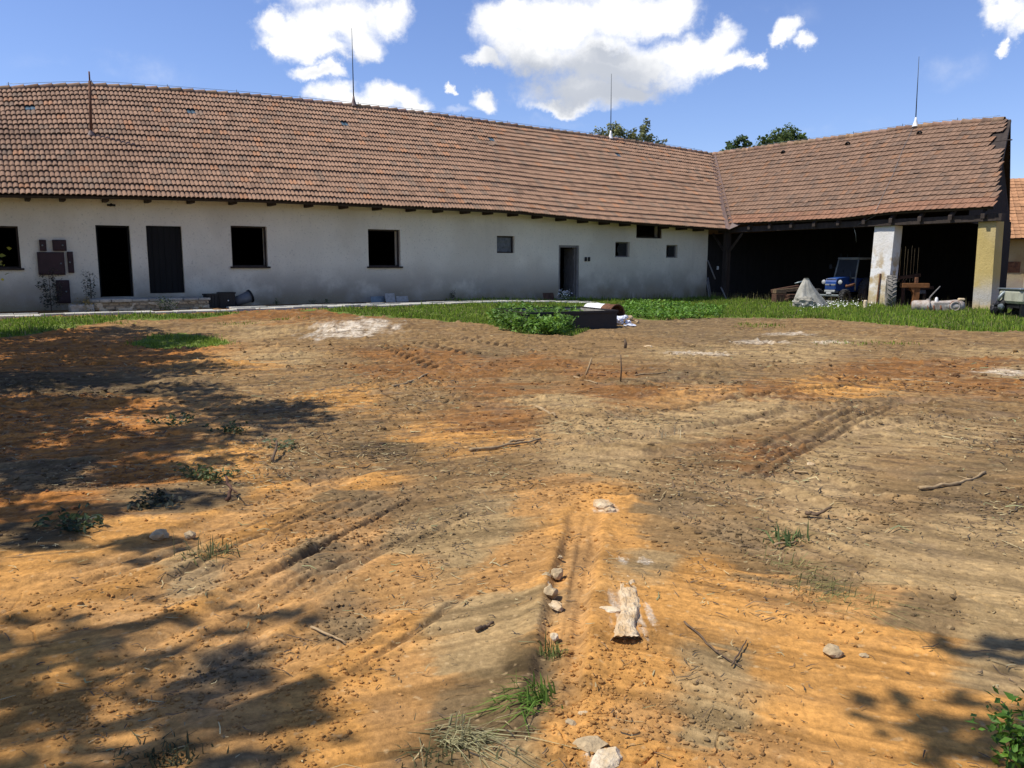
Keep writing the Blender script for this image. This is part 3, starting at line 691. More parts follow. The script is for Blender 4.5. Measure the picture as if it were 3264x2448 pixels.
# gable infill over the far left end so no light enters
# rafter tails
for px, py in [(90, 628), (202, 629), (341, 634), (477, 636), (616, 640), (751, 645), (876, 650), (995, 655), (1107, 660), (1215, 665), (1323, 669), (1410, 672), (1497, 675), (1570, 678), (1650, 685), (1728, 692), (1804, 698), (1874, 703), (1943, 708), (2009, 714), (2132, 722), (2190, 727), (2244, 730)]:
    s, z = onA(px, py, .62); ze = float(smooth_curve(EAVE_A, s))
    mb = MB(); h = .075; zt = ze - .0
    mb.box(s - .055, s + .055, .02, .60, zt - .105, zt + .02, PA, bev=.012); mb.build('rafter_tail', M['wood_dark'], farm)
mb = MB(); ss = np.linspace(valleyA(0) + .1, 31, 70); 
lo = roofA(ss, np.full(70, .012), -.105); hi_ = roofA(ss, np.full(70, .165), -.105)
mb.add(np.concatenate([lo, hi_]), [(k, k + 1, 71 + k, 70 + k) for k in range(69)]); mb.build('eave_board', M['wood_dark'], farm)
# windows
def window(key, sill=True, glass=None, frame=None, label=None):
    a, b_, c, d = OPEN[key]; mb = MB(); fr = frame or 'wood_dark'; w = .045
    for q in ((a, a + w, -.18, -.1, c + .0, d), (b_ - w, b_, -.18, -.1, c, d), (a + w, b_ - w, -.18, -.1, d - w, d), (a + w, b_ - w, -.18, -.1, c, c + w)): mb.box(*q, PA, bev=.006)
    f = mb.build('window', M[fr], farm)
    if label: f['label'] = label
    if sill:
        mb = MB(); mb.box(a - .06, b_ + .06, -.1, .07, c - .045, c + .008, PA, bev=.01); mb.build('sill', M['wood_dark'], f)
    if glass:
        mb = MB(); n = 12; vs = []; fs = []
        for i in range(n):
            for k in range(n):
                s = a + w + (b_ - a - 2 * w) * i / (n - 1); z = c + w + (d - c - 2 * w) * k / (n - 1)
                dz = .03 * float(fbm(s * 5, z * 7, 3, int(a * 7))) if glass == 'film' else .004 * float(perlin(s * 8, z * 8, 3))
                vs.append(PA(s, -.15 + dz, z))
        for i in range(n - 1):
            for k in range(n - 1):
                if glass == 'broken' and (i - n * .62) * .9 + abs(k - n * .4) * .35 > .5: continue
                fs.append((i * n + k, i * n + k + 1, (i + 1) * n + k + 1, (i + 1) * n + k))
        mb.add(vs, fs, smooth=(glass == 'film')); mb.build('film' if glass == 'film' else 'pane', M['film'] if glass == 'film' else M['glass_dark'], f)
    return f
M['film'] = mat('dusty_plastic_film', (.11, .115, .115), .5, var=.5, scale=7, spec=.5)
window('window_left', label='open window with no glass, cut by a branch'); window('w1'); window('w2')
window('w3', False, 'film', 'wood_dark', 'small window stretched over with plastic film')
window('w4', False, 'broken', 'wood_grey', 'small window with a broken dusty pane')
window('w5', False, 'broken', 'wood_grey', 'smallest window with a shard of glass left')
# doors
a, b_, c, d = OPEN['door1']; mb = MB()
for q in ((a, a + .05, -.2, -.1, c, d), (b_ - .05, b_, -.2, -.1, c, d), (a + .05, b_ - .05, -.2, -.1, d - .05, d)): mb.box(*q, PA, bev=.006)
dr = mb.build('door_frame', M['door_dark'], farm)
mb = MB(); mb.box(b_ - .02, b_ + .03, -.95, -.2, c, d - .06, PA, bev=.006); mb.build('door', M['door_dark'], farm)['label'] = 'dark door swung open inward'
a, b_, c, d = OPEN['door2']; mb = MB()
n = 6
for k in range(n): mb.box(a + (b_ - a) * k / n + .004, a + (b_ - a) * (k + 1) / n, -.13, -.09 - .004 * (k % 2), c + .005, d - .005, PA, bev=.004)
mb.build('door', M['door_dark'], farm)['label'] = 'closed blackened plank door'
a, b_, c, d = OPEN['d3']; mb = MB()
for q in ((a, a + .09, -.16, -.02, c, d), (b_ - .09, b_, -.16, -.02, c, d), (a + .09, b_ - .09, -.16, -.02, d - .08, d)): mb.box(*q, PA, bev=.008)
fr3 = mb.build('door_frame', M['wood_grey'], farm)
ang = 97
mb = MB(); hx, ho = a + .10, -.12
def leaf3(x, y, z):
    ca, sa = math.cos(R(ang)), math.sin(R(ang)); return PA(hx + x * ca + y * sa, ho - x * sa + y * ca, z)
for k in range(5): mb.box(.155 * k, .155 * k + .15, 0, .035, c + .03, d - .1, leaf3, bev=.004)
for z in (c + .35, d - .5): mb.box(.02, .75, .035, .06, z, z + .11, leaf3, bev=.004)
dl = mb.build('door', M['wood_grey'], farm); dl['label'] = 'grey weathered plank door standing half open'
mb = MB(); mb.tube([leaf3(.68, .07, c + .95), leaf3(.68, .11, c + 1.0), leaf3(.68, .07, c + 1.1)], .012); mb.build('handle', M['rod'], dl)
mb = MB(); mb.box(a - .25, b_ + .28, .02, .30, -.1, c - .02, PA, bev=.02, col=(.75, .73, .7)); mb.build('doorstep', M['concrete'], farm)
# loft hatch lining, wall vents
a, b_, c, d = OPEN['hatch']; mb = MB()
for q in ((a, a + .05, -.2, -.05, c, d), (b_ - .05, b_, -.2, -.05, c, d), (a + .05, b_ - .05, -.2, -.05, c, c + .05)): mb.box(*q, PA)
mb.build('loft_hatch', M['wood_dark'], farm)
s0, z0 = onA(1863, 831); s1, z1 = onA(1880, 821)
mb = MB()
for k, (f0, f1) in enumerate(((0, .4), (.58, 1.0))):
    a = s0 + (s1 - s0) * f0; b_ = s0 + (s1 - s0) * f1; mb.box(b_, a, .004, .035, z0 - .02, z1 + .02, PA, bev=.006)
mb.build('socket_box', M['black'], farm)
mb = MB(); mb.tube([PA(onA(352, 655)[0], .02, onA(352, 655)[1]), PA(onA(352, 655)[0], .16, onA(352, 655)[1] + .02)], .035); mb.tube([PA(onA(352, 655)[0] - .1, .14, onA(352, 655)[1]), PA(onA(352, 655)[0] + .1, .14, onA(352, 655)[1])], .03); mb.build('insulator', M['black'], farm)
# valley flashing and its lip
mb = MB(); n = 14; vs = []
for k in range(n):
    v = k / (n - 1) * 1.0; 
    w = .24
    vs += [roofA(np.array([valleyA(v) + w]), np.array([v]), .062)[0], roofA(np.array([valleyA(v)]), np.array([v]), .03)[0] * .5 + roofB(np.array([valleyB(v)]), np.array([v]), .03)[0] * .5, roofB(np.array([valleyB(v) + w]), np.array([v]), .062)[0]]
mb.add(vs, [(3 * k + j, 3 * k + 3 + j, 3 * k + 4 + j, 3 * k + 1 + j) for k in range(n - 1) for j in (0, 1)], smooth=False)
p0 = np.array(vs[1]); pa = np.array(vs[0]); pb = np.array(vs[2])
out = (NX - AX); out = out / np.linalg.norm(out)
mb.add([pa, p0, pb, p0 + out * .34 - np.array([0, 0, .16]), pb + np.array([.30, -.22, -.10])], [(0, 1, 3), (1, 2, 4, 3)])
mb.build('valley_flashing', M['flash'], farm)

# ---------------------------------------------------------------- open shed wing
shed = thing('open_shed', 'open fronted shed wing with brown tile roof on two thick pillars', 'shed', PB(6, -.5, 0))
FLAT = [(0, .020), (.07, .022), (.13, .016), (.18, .004), (.5, .001), (.82, .004), (.9, .012), (1.02, .014)]
NRB, TWB = 19, .205
def vergeB(v): return T_END0 + (T_END1 - T_END0) * v
_rsv = np.random.default_rng(3); _rag = {r: (_rsv.uniform(-.05, .07) if not 12 <= r <= 15 else -.30 - .12 * (r % 2)) for r in range(NRB)}
_tB0 = min(valleyB(0), valleyB(1))
VENT = [roofB_at(*q) for q in ((2498, 490), (2703, 461), (2933, 428))]
roofb = tiles('roof', roofB, lambda v: valleyB(v) + .15, lambda v: vergeB(v) + _rag.get(min(NRB - 1, int(v * NRB)), 0), TWB, NRB, FLAT, M['tile_dark'], shed, None, 6, tone=toneB, step=.042, flip=True)
for t, v in VENT:
    mb = MB(); p = roofB(np.array([t]), np.array([v]), .05)[0]; d = roofB(np.array([t]), np.array([v - .04]), .06)[0] - p
    mb.lathe(p - d * .2, d, [(0, .02), (.0, .10), (.08, .10), (.08, .085), (.0, .08)], 10); mb.build('vent_tile', M['door_dark'], roofb)
ridge(roofB, T_V1 + .1, T_END1 - .1, .36, 'ridge_cap', roofb, np.random.default_rng(9))
deck(roofB, valleyB, lambda v: vergeB(v) - .12 + .28 * v, 40, 'roof_boarding', shed, (AX * 4.3, 3.1, -NX * 1.7))
# wall plates, rafters and posts
mb = MB()
def PBk(t, o, z): return PB(t, o, z)
mb.box(.2, 11.62, -.62, -.38, 2.84, 3.06, PBk, bev=.01); mb.build('wall_plate', M['wood_dark'], shed)
for t in np.arange(.9, 11.8, 1.02):
    mb = MB(); a = np.array([PB(t - .06, -.9, 3.5), PB(t + .06, -.9, 3.5), PB(t + .06, -.26, 2.93), PB(t - .06, -.26, 2.93)]); b2 = a + np.array([0, 0, .14])
    mb.box8(list(a) + list(b2)); mb.build('rafter', M['wood_dark'], shed)
for tc, w in ((.62, .24),):
    mb = MB(); mb.box(tc - w / 2, tc + w / 2, -.62, -.38, -.1, 2.83, PBk, bev=.012); mb.build('post', M['wood_dark'], shed)
    for d in (-1, 1):
        mb = MB(); mb.tube([PB(tc + d * .12, -.5, 2.05), PB(tc + d * .8, -.5, 2.82)], .065, 4, smooth=False); mb.build('brace', M['wood_dark'], shed)
# pillars
def pillar(pxl, pxr, pyt, matn, label, depth, taper=.0, pxe=None):
    (t0, z), (t1, z_) = onB(pxl[0], pyt, -.5), onB(pxr[0], pyt, -.5)
    b0 = onB(pxl[1], 975, -.5)[0]; b1 = onB(pxr[1], 978, -.5)[0]
    mb = MB(); n = 12; m = 7; z1 = 2.84; z0 = -.2; ts = []
    loops = []
    for k in range(n + 1):
        f = k / n; z = z0 + (z1 - z0) * f; l = b0 + (t0 - b0) * f; r = b1 + (t1 - b1) * f
        ring = []
        for j in range(m): ring.append((l + (r - l) * j / (m - 1), -.5))
        for j in range(1, m): ring.append((r, -.5 - depth * j / (m - 1)))
        for j in range(1, m): ring.append((r - (r - l) * j / (m - 1), -.5 - depth))
        for j in range(1, m - 1): ring.append((l, -.5 - depth + depth * j / (m - 1)))
        L = []
        for (t, o) in ring:
            w = .012 * float(fbm(t * 3 + o * 2, z * 2.2, 3, int(b0 * 9)))
            cx, co = (l + r) / 2, -.5 - depth / 2
            q = 1.0
            if abs(t - cx) > abs(r - l) * .47 and abs(o - co) > depth * .47: q = .975
            L.append(PB(cx + (t - cx) * q + w, co + (o - co) * q + w, z))
        loops.append(L)
    nn = len(loops[0]); vs = [p for L in loops for p in L]
    fs = [(k * nn + j, k * nn + (j + 1) % nn, (k + 1) * nn + (j + 1) % nn, (k + 1) * nn + j) for k in range(n) for j in range(nn)] + [tuple(n * nn + j for j in range(nn))]
    mb.add(vs, fs); o = mb.build('pillar', M[matn], shed); o['label'] = label
    return b0, b1
P1 = pillar((2787, 2763), (2853, 2826), 722, 'pillar_white', 'white pillar with flaking render', .5)
P2 = pillar((3118, 3098), (3176, 3158), 713, 'pillar_ochre', 'ochre yellow pillar with grey foot', .5)
# back and end walls of the shed, with gaps between boards
BO = -8.35
gaps = sorted(onB(2850 + z / 5.343, 830, BO)[0] for z in (100, 175, 222, 285, 335, 400))
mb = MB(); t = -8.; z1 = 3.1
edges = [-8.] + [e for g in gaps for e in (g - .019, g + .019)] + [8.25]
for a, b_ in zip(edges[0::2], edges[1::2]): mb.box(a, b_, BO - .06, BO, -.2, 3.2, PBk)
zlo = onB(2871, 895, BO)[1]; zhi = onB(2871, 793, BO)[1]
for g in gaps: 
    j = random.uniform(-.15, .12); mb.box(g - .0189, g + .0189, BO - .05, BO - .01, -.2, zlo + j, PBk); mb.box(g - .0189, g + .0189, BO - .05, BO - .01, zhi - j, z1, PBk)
mb.build('back_wall', M['wood_shade'], shed)
# skew gable end, boarded
ga0, ga1 = np.array([T_END0 - 1.1, -.75]), np.array([8.3, BO])
mb = MB(); nb = 22
def gp_(f): q = ga0 + (ga1 - ga0) * f; return q
for k in range(nb):
    f0, f1 = k / nb, (k + .985) / nb
    q0, q1 = gp_(f0), gp_(f1)
    def top(o): 
        v = (OBE - o) / (OBE - OBR); zr = 6.62; ze = 3.05
        return (ze + (zr - ze) * v if v < 1 else zr - (zr - ze) * (v - 1)) - .12
    z0 = -.2 if f0 > .28 else 2.86
    if k > nb * .28 : z0 = -.2
    P = []
    for (q, dz) in ((q0, 0), (q1, 0)): P += [q]
    th = np.array([-.03, .0])
    lo = [PB(q0[0], q0[1], z0), PB(q1[0], q1[1], z0), PB(q1[0] - .05, q1[1], z0), PB(q0[0] - .05, q0[1], z0)]
    hi_ = [PB(q0[0], q0[1], top(q0[1])), PB(q1[0], q1[1], top(q1[1])), PB(q1[0] - .05, q1[1], top(q1[1])), PB(q0[0] - .05, q0[1], top(q0[1]))]
    mb.box8(lo + hi_)
mb.build('gable_boarding', M['wood_shade'], shed)
mb = MB(); 
for k in range(1):
    v = .74 + .12 * k; p = roofB(np.array([vergeB(v) - .3]), np.array([v]), -.03)[0]; q = roofB(np.array([vergeB(v) + .26 + .05 * (k % 2)]), np.array([v]), -.03)[0]
    mb.tube([p, q], .022, 4, smooth=False)
mb.build('roof_batten', M['wood_dark'], roofb)
# ---------------------------------------------------------------- things on the house
def lightning_rod(base, top, label, white_foot=False):
    t = thing('lightning_rod', label, 'lightning rod', base, 'lightning rods on the roof ridges')
    b = np.array(base, float); h = np.array(top, float)
    mb = MB(); mb.tube([b + [0, 0, .1], b * .55 + h * .45, h], [.022, .017, .009], 8); mb.build('rod', M['rod'], t)
    mb = MB(); mb.lathe(b - [0, 0, .05], [0, 0, 1], [(0, .13), (.05, .10), (.22, .05), (.34, .03), (.34, .0)], 12); mb.build('foot', M['white'] if white_foot else M['flash'], t)
def ridge_pt_A(px, py):
    s = onA(px, py, OR_)[0]; return roofA(np.array([s]), np.array([1.]), .08)[0], s
def ridge_pt_B(px, py):
    t = onB(px, py, OBR)[0]; return roofB(np.array([t]), np.array([1.]), .08)[0], t
for (q, tp, lab, wf, fn) in (((1126, 339), (1122, 90), 'thin lightning rod on the long roof, tallest against the left cloud', False, 'A'), ((1944, 441), (1946, 235), 'lightning rod with small white foot, in front of the birch crown', True, 'A'), ((2920, 402), (2920, 180), 'lightning rod with white foot on the shed ridge', True, 'B')):
    b = (ridge_pt_A if fn == 'A' else ridge_pt_B)(*q)[0]
    r0 = ray(*tp); k = b[1] / r0[1]; top = r0 * k; top[2] += EYE; top[0] = b[0] + (top[0] - b[0]) * .3
    lightning_rod(b, top, lab, wf)
def wire(name, pts, label, clips, r=.006):
    t = thing(name, label, 'wire', pts[0]); mb = MB(); mb.tube(pts, r, 5); mb.build('cable', M['zinc'], t)
    for c in clips:
        mb = MB(); mb.tube([c, np.array(c) + [0, 0, .15]], .010, 5); mb.build('holder', M['rod'], t)
ss = np.linspace(-3.6, 25, 60); P = roofA(ss, np.ones(60)); P[:, 2] += .15
wire('ridge_wire', list(P), 'thin conductor wire on holders along the long roof ridge', [tuple(roofA(np.array([s]), np.array([1.]), .05)[0]) for s in np.arange(-3, 25, 2.15)])
ts = np.linspace(-3.4, T_END1 - .2, 40); P = roofB(ts, np.ones(40)); P[:, 2] += .14
wire('ridge_wire', list(P), 'thin conductor wire along the shed ridge', [tuple(roofB(np.array([s]), np.array([1.]), .05)[0]) for s in np.arange(-2.5, T_END1 - .3, 2.1)])
dw = [roofB_at(*q) for q in ((2914, 412), (2880, 480), (2850, 560), (2815, 630), (2795, 675))]
P = [roofB(np.array([a]), np.array([b]), .07)[0] for a, b in dw]; e = P[-1]
P += [e + np.array([-.02, -.02, -.18]), PB(6.55, -.42, 2.86), PB(6.62, -.47, 2.6), PB(6.66, -.48, 2.3)]
wire('down_wire', P, 'pale conductor wire running down the shed roof to the white pillar', [])
# bent mast on the left of the roof
s, v = roofA_at(290, 434); b = roofA(np.array([s]), np.array([v]), .03)[0]
r0 = ray(286, 258); k = (b[1]) / r0[1]; tp = r0 * k; tp[2] += EYE
t = thing('roof_mast', 'dark steel mast standing on the left of the long roof, reaching past the ridge', 'mast', b)
mb = MB(); mb.tube([b - [0, 0, .2], (b + tp) / 2, tp], .038, 10); mb.tube([tp, tp + [.0, 0, .25]], .02, 6); mb.build('pole', M['rust'], t)
mb = MB(); mb.lathe(b - [0, 0, .04], [0, 0, 1], [(0, .12), (.05, .10), (.12, .05), (.16, .042)], 14); mb.build('flashing', M['flash'], t)
mb = MB(); mb.tube([tp - [.08, 0, .5], tp + [.10, 0, -.48]], .02, 6); mb.build('insulator_arm', M['rod'], t)
# meter boxes
def meter_box(x0, y0, x1, y1, label, dots=0, d=.09):
    (sa, za), (sb, zb) = onA(x0, y0, .05), onA(x1, y1, .05); s0, s1 = sorted((sa, sb)); z0, z1 = sorted((za, zb))
    t = thing('meter_box', label, 'meter box', PA((s0 + s1) / 2, .02, z0), 'meter boxes on the left of the wall')
    mb = MB(); mb.box(s0, s1, .012, d, z0, z1, PA, bev=.012); mb.build('case', M['maroon'], t)
    mb = MB(); mb.box(s0 + .03, s1 - .03, d - .004, d + .012, z0 + .03, z1 - .03, PA, bev=.006); dd = mb.build('door', M['maroon'], t)
    mb = MB(); mb.lathe(PA(s0 + .09, d + .012, (z0 + z1) / 2), NX, [(0, .022), (.02, .018), (.02, 0)], 10); mb.build('lock', M['zinc'], dd)
meter_box(124, 764, 149, 800, 'narrow upright meter box, upper left of the wall box cluster')
meter_box(166, 764, 213, 800, 'small wide meter box above the large maroon one')
meter_box(117, 803, 209, 876, 'large maroon meter box, biggest of the wall box cluster', d=.12)
meter_box(213, 802, 237, 870, 'narrow maroon meter box against the right side of the large one', d=.10)
meter_box(177, 893, 226, 966, 'low maroon meter box near the ground behind the dry shrub')

# crumbled landing before the two doors
def steps():
    t = thing('door_landing', 'crumbling brick and plaster landing below the two dark doors', 'landing', PA(22.2, .7, 0))
    zt = .60; s0, s1 = 20.95, 23.75; g0 = gz(*PA(22, 1.3, 0)[:2])
    mb = MB(); mb.box(s0, s1, .01, 1.28, g0 - .2, zt - .07, PA, col=(.62, .58, .55), bev=.02); mb.build('core', M['brickwork'], t)
    rs = np.random.default_rng(12); s = s0 - .05
    mb = MB()
    while s < s1:
        w = rs.uniform(.25, .6); k = rs.uniform(.95, 1.25)
        e = rs.uniform(-.05, .05)
        mb.box(s, min(s + w - .012, s1 + .05), .0, 1.33 + e, zt - .07, zt + rs.uniform(-.012, .01), PA, col=(k, k * .97, k * .88), bev=.015); s += w
    mb.build('coping', M['concrete'], t)
    mb = MB(); ns, nz = 170, 40; vs = []; cs = []; fs = []
    for i in range(ns):
        for k in range(nz):
            S = s0 + (s1 - s0) * i / (ns - 1); Z = g0 - .1 + (zt - .08 - g0 + .1) * k / (nz - 1); row = int(Z / .085); w0 = (S + .11 * (row % 2) + .02 * math.sin(row * 7)) / .24; col = int(w0)
            hsh = math.sin(col * 12.99 + row * 78.2) * 43758.5; hsh -= math.floor(hsh); joint = min(w0 - col, 1 - w0 + col) < .06 or (Z / .085 - row) < .16
            pl = float(fbm(S * 1.6, Z * 3.2, 3, 705)); up = (Z - g0) / (zt - g0)
            if pl + .25 * up > .12: d, c = .05 + .006 * float(perlin(S * 8, Z * 8, 3)), (1.15, 1.08, .95)
            else: d, c = (.0 if joint else .012 + .03 * hsh), ((.35, .30, .25) if joint else (.55 + .5 * hsh, .50 + .4 * hsh, .42 + .3 * hsh))
            vs.append(PA(S, 1.275 + d, Z)); cs.append(c)
    for i in range(ns - 1):
        for k in range(nz - 1): fs.append((i * nz + k, i * nz + k + 1, (i + 1) * nz + k + 1, (i + 1) * nz + k))
    mb.add(vs, fs); mb.c = cs; mb.build('broken_facing', M['brickwork'], t)
    mb = MB(); mb.box(s1 + .02, s1 + .55, .9, 1.5, g0 - .15, g0 + .20, PA, col=(1.1, 1.08, 1.0), bev=.03); mb.build('lower_step', M['concrete'], t)
    for k, (ds, off, r, lab) in enumerate(((-.25, 1.1, .17, 'pale broken stone at the right foot of the crumbling landing'), (-.6, 1.25, .11, 'small grey rubble stone between the landing and the black crates'))):
        p = PA(onA((612, 637)[k], 985, off)[0], off, 0); p[2] = gz(*p[:2]) + r * .45
        mb = MB(); mb.blob((0, 0, 0), r, 2, .35, 40 + k, squash=(1.3, 1, .8)); o = mb.build('rubble_stone', M['chalk_white'] if k == 0 else M['stone']); o.location = p; tag(o, lab, 'stone')
steps()
# black crates and a lying bucket
def crate(p, w, d, h, rz, label):
    t = thing('plastic_crate', label, 'crate', p, 'black crates by the wall'); ca, sa = math.cos(rz), math.sin(rz)
    fn = lambda x, y, z: (p[0] + x * ca - y * sa, p[1] + x * sa + y * ca, p[2] + z)
    mb = MB(); th = .02
    for q in ((-w / 2, w / 2, -d / 2, -d / 2 + th, 0, h), (-w / 2, w / 2, d / 2 - th, d / 2, 0, h), (-w / 2, -w / 2 + th, -d / 2 + th, d / 2 - th, 0, h), (w / 2 - th, w / 2, -d / 2 + th, d / 2 - th, 0, h), (-w / 2 + th, w / 2 - th, -d / 2 + th, d / 2 - th, 0, .02)): mb.box(*q, fn)
    for k in range(5):
        x = -w / 2 + w * (k + .5) / 5; mb.box(x - .012, x + .012, -d / 2 - .015, -d / 2 - .001, .03, h - .03, fn)
    mb.build('body', M['black'], t)
    mb = MB()
    for q in ((-w / 2 - .02, w / 2 + .02, -d / 2 - .02, -d / 2, h - .03, h + .01), (-w / 2 - .02, w / 2 + .02, d / 2, d / 2 + .02, h - .03, h + .01), (-w / 2 - .02, -w / 2, -d / 2, d / 2, h - .03, h + .01), (w / 2, w / 2 + .02, -d / 2, d / 2, h - .03, h + .01)): mb.box(*q, fn)
    mb.build('rim', M['black'], t); return t, fn
p = on_ground_full(680, 984); p1 = PA(onA(680, 984, 1.0)[0], 1.0, 0); p1[2] = gz(*p1[:2]); AZ = math.atan2(AX[1], AX[0])
crate(p1, .40, .36, .38, AZ + .1, 'left black plastic crate of the pair by the wall')
p2 = PA(onA(722, 984, 1.0)[0], 1.05, 0); p2[2] = gz(*p2[:2]); t2, f2 = crate(p2, .42, .36, .42, AZ - .12, 'right black plastic crate with a white dot, beside the lying bucket')
mb = MB(); mb.lathe(f2(.02, -.2, .2), (f2(0, -1, 0)[0] - p2[0], f2(0, -1, 0)[1] - p2[1], 0), [(0, .02), (.012, .018), (.012, 0)], 10); mb.build('sticker', M['white'], t2)
p3 = PA(onA(772, 984, 1.0)[0], 1.0, 0); p3[2] = gz(*p3[:2]) + .17
t = thing('bucket', 'dark grey bucket lying on its side with rim tilted up', 'bucket', p3); ax = AX * .9 + np.array([0, 0, .32]) - NX * .1
mb = MB(); mb.lathe(p3 - AX * .2 - [0, 0, .03], ax, [(0, 0), (0, .135), (.25, .15), (.5, .168), (.5, .15), (.02, .12)], 22); mb.build('body', M['darkgrey'], t)
mb = MB(); o_ = p3 - AX * .2 - np.array([0, 0, .03]) + ax / np.linalg.norm(ax) * .49; mb.lathe(o_, ax, [(-.03, .168), (-.03, .185), (.02, .187), (.02, .166)], 22); mb.build('rim', M['black'], t)
# sheets and boards leaning on the wall
def leaning(x0, y0, x1, y1, matn, name, label, cat, off=.45, th=.012, skew=0.):
    s0 = onA(x0, y1, off)[0]; s1 = onA(x1, y1, off)[0]; h = onA(x0, y0, off)[1] - onA(x0, y1, off)[1]
    g = gz(*PA((s0 + s1) / 2, off, 0)[:2])
    mb = MB(); z0 = g - .03; z1 = g + h
    fo = lambda a, b_, c_: PA(a + skew * (c_ - z0), off - (c_ - z0) * .35 + b_, c_)
    mb.box(min(s0, s1), max(s0, s1), 0, th, z0, z1, fo, bev=.004); o = mb.build(name, M[matn], None, PA((s0 + s1) / 2, off, z0)); tag(o, label, cat)
leaning(1231, 943, 1262, 971, 'slate', 'slate_sheet', 'grey square sheet leaning on the wall under the second window', 'sheet', off=.55)
leaning(1184, 953, 1229, 972, 'zinc', 'tin_sheet', 'low bluish tin sheet leaning left of the grey square sheet', 'sheet', off=.40)
leaning(1265, 952, 1303, 970, 'slate', 'slate_sheet', 'low grey sheet leaning right of the grey square sheet', 'sheet', off=.42)
leaning(1735, 934, 1768, 960, 'wood_red', 'brown_board', 'brown board leaning against the wall beside the half open door', 'board', off=.6, th=.03, skew=.0)

# ---------------------------------------------------------------- trough, barrel, rubbish
def rim_pt(px, py, z): 
    r = ray(px, py); k = (z - EYE) / r[2]; q = r * k; q[2] = 0; return q[:2]
RH = .40
_R = rim_pt(1967, 990, RH); _F = rim_pt(1852, 978, RH); _L = rim_pt(1585, 984.5, RH); _N = _R + _L - _F
gT = gz(*((_R + _L) / 2))
tr = thing('metal_trough', 'long dark open steel trough half hidden by nettles', 'trough', (*((_R + _L) / 2), gT))
cor = [_R, _F, _L, _N]; cen = sum(cor) / 4
def trough_wall(a, b_, name, matn, th=.03):
    d = (b_ - a) / np.linalg.norm(b_ - a); n = np.array([d[1], -d[0]]); n = n if (cen - a) @ n > 0 else -n
    mb = MB()
    def fn(x, y, z): q = a + d * x + n * y; return (q[0], q[1], z)
    L = np.linalg.norm(b_ - a)
    mb.box(.0, L, .0, th, gT - .12, RH + gT * 0 - .0, fn); mb.build(name, M[matn], tr)
    mb = MB(); mb.box(.032, L - .032, th + .002, th + .006, gT, RH - .02, fn); mb.build('inner_lining', M['trough_in'], tr)
    mb = MB(); mb.box(-.025, L + .025, -.028, -.002, RH - .05, RH + .012, fn, bev=.006); mb.build('rim', M['trough'], tr)
for a, b_ in ((_N, _R), (_R, _F), (_F, _L), (_L, _N)): trough_wall(a, b_, 'side_wall', 'trough')
mb = MB(); q = [cen + (c - cen) * .98 for c in cor]; mb.add([(*c, gT + .04) for c in q], [(0, 1, 2, 3)]); mb.build('bottom', M['trough_in'], tr)
# barrel
e0 = at_depth(1967, 986, 20.6); e1 = at_depth(1880, 977, 21.6); ax = e1 - e0; ax[2] = .0; rb = .235
e0[2] = gz(*e0[:2]) + rb - .01
t = thing('steel_barrel', 'dented barrel lying behind the trough, white paint and rust', 'barrel', e0)
L = np.linalg.norm(ax) * 1.02
mb = MB(); mb.lathe(e0, ax, [(0, rb * .9), (0, rb), (L * .30, rb), (L * .32, rb + .012), (L * .35, rb + .012), (L * .37, rb)], 26); mb.lathe(e0, ax, [(.0, rb * .96), (L * .9, rb * .92)], 26); mb.build('rusty_end', M['rust'], t)
mb = MB(); mb.lathe(e0, ax, [(L * .372, rb), (L * .66, rb), (L * .68, rb + .012), (L * .71, rb + .012), (L * .73, rb), (L, rb), (L, 0)], 26); mb.build('painted_end', M['barrel_white'] if 'barrel_white' in M else M['white'], t)
mb = MB(); mb.lathe(e0, ax, [(-.012, rb - .012), (-.012, rb + .014), (.02, rb + .014), (.02, rb)], 26); mb.build('rim', M['rust'], t)
# crumpled film at the trough corner
p = on_ground_full(1985, 1035, .09); mb = MB()
for k in range(5): mb.blob((random.uniform(-.12, .16), random.uniform(-.1, .1), random.uniform(-.05, .1)), random.uniform(.06, .11), 3, .5, 60 + k, squash=(1.2, 1, .8))
o = mb.build('plastic_bag', M['plastic_white']); o.location = p; tag(o, 'crumpled white plastic film at the right corner of the trough', 'plastic film')
p = on_ground_full(2005, 1040, .02)
mb = MB(); mb.blob((0, 0, 0), .10, 2, .5, 66, squash=(1.5, 1, .35)); o = mb.build('plastic_scrap', M['plastic_white']); o.location = p; tag(o, 'flat scrap of white film on the soil right of the trough', 'plastic film')
for k, (px, py, r, lab) in enumerate(((2005, 1022, .10, 'orange brown brick lump beside the white film'), (2030, 1030, .06, 'small clod of rubble right of the brick lump'))):
    p = on_ground_full(px, py, r * .5); mb = MB(); mb.blob((0, 0, 0), r, 2, .4, 70 + k); o = mb.build('rubble_lump', M['stone']); o.location = p; tag(o, lab, 'rubble')

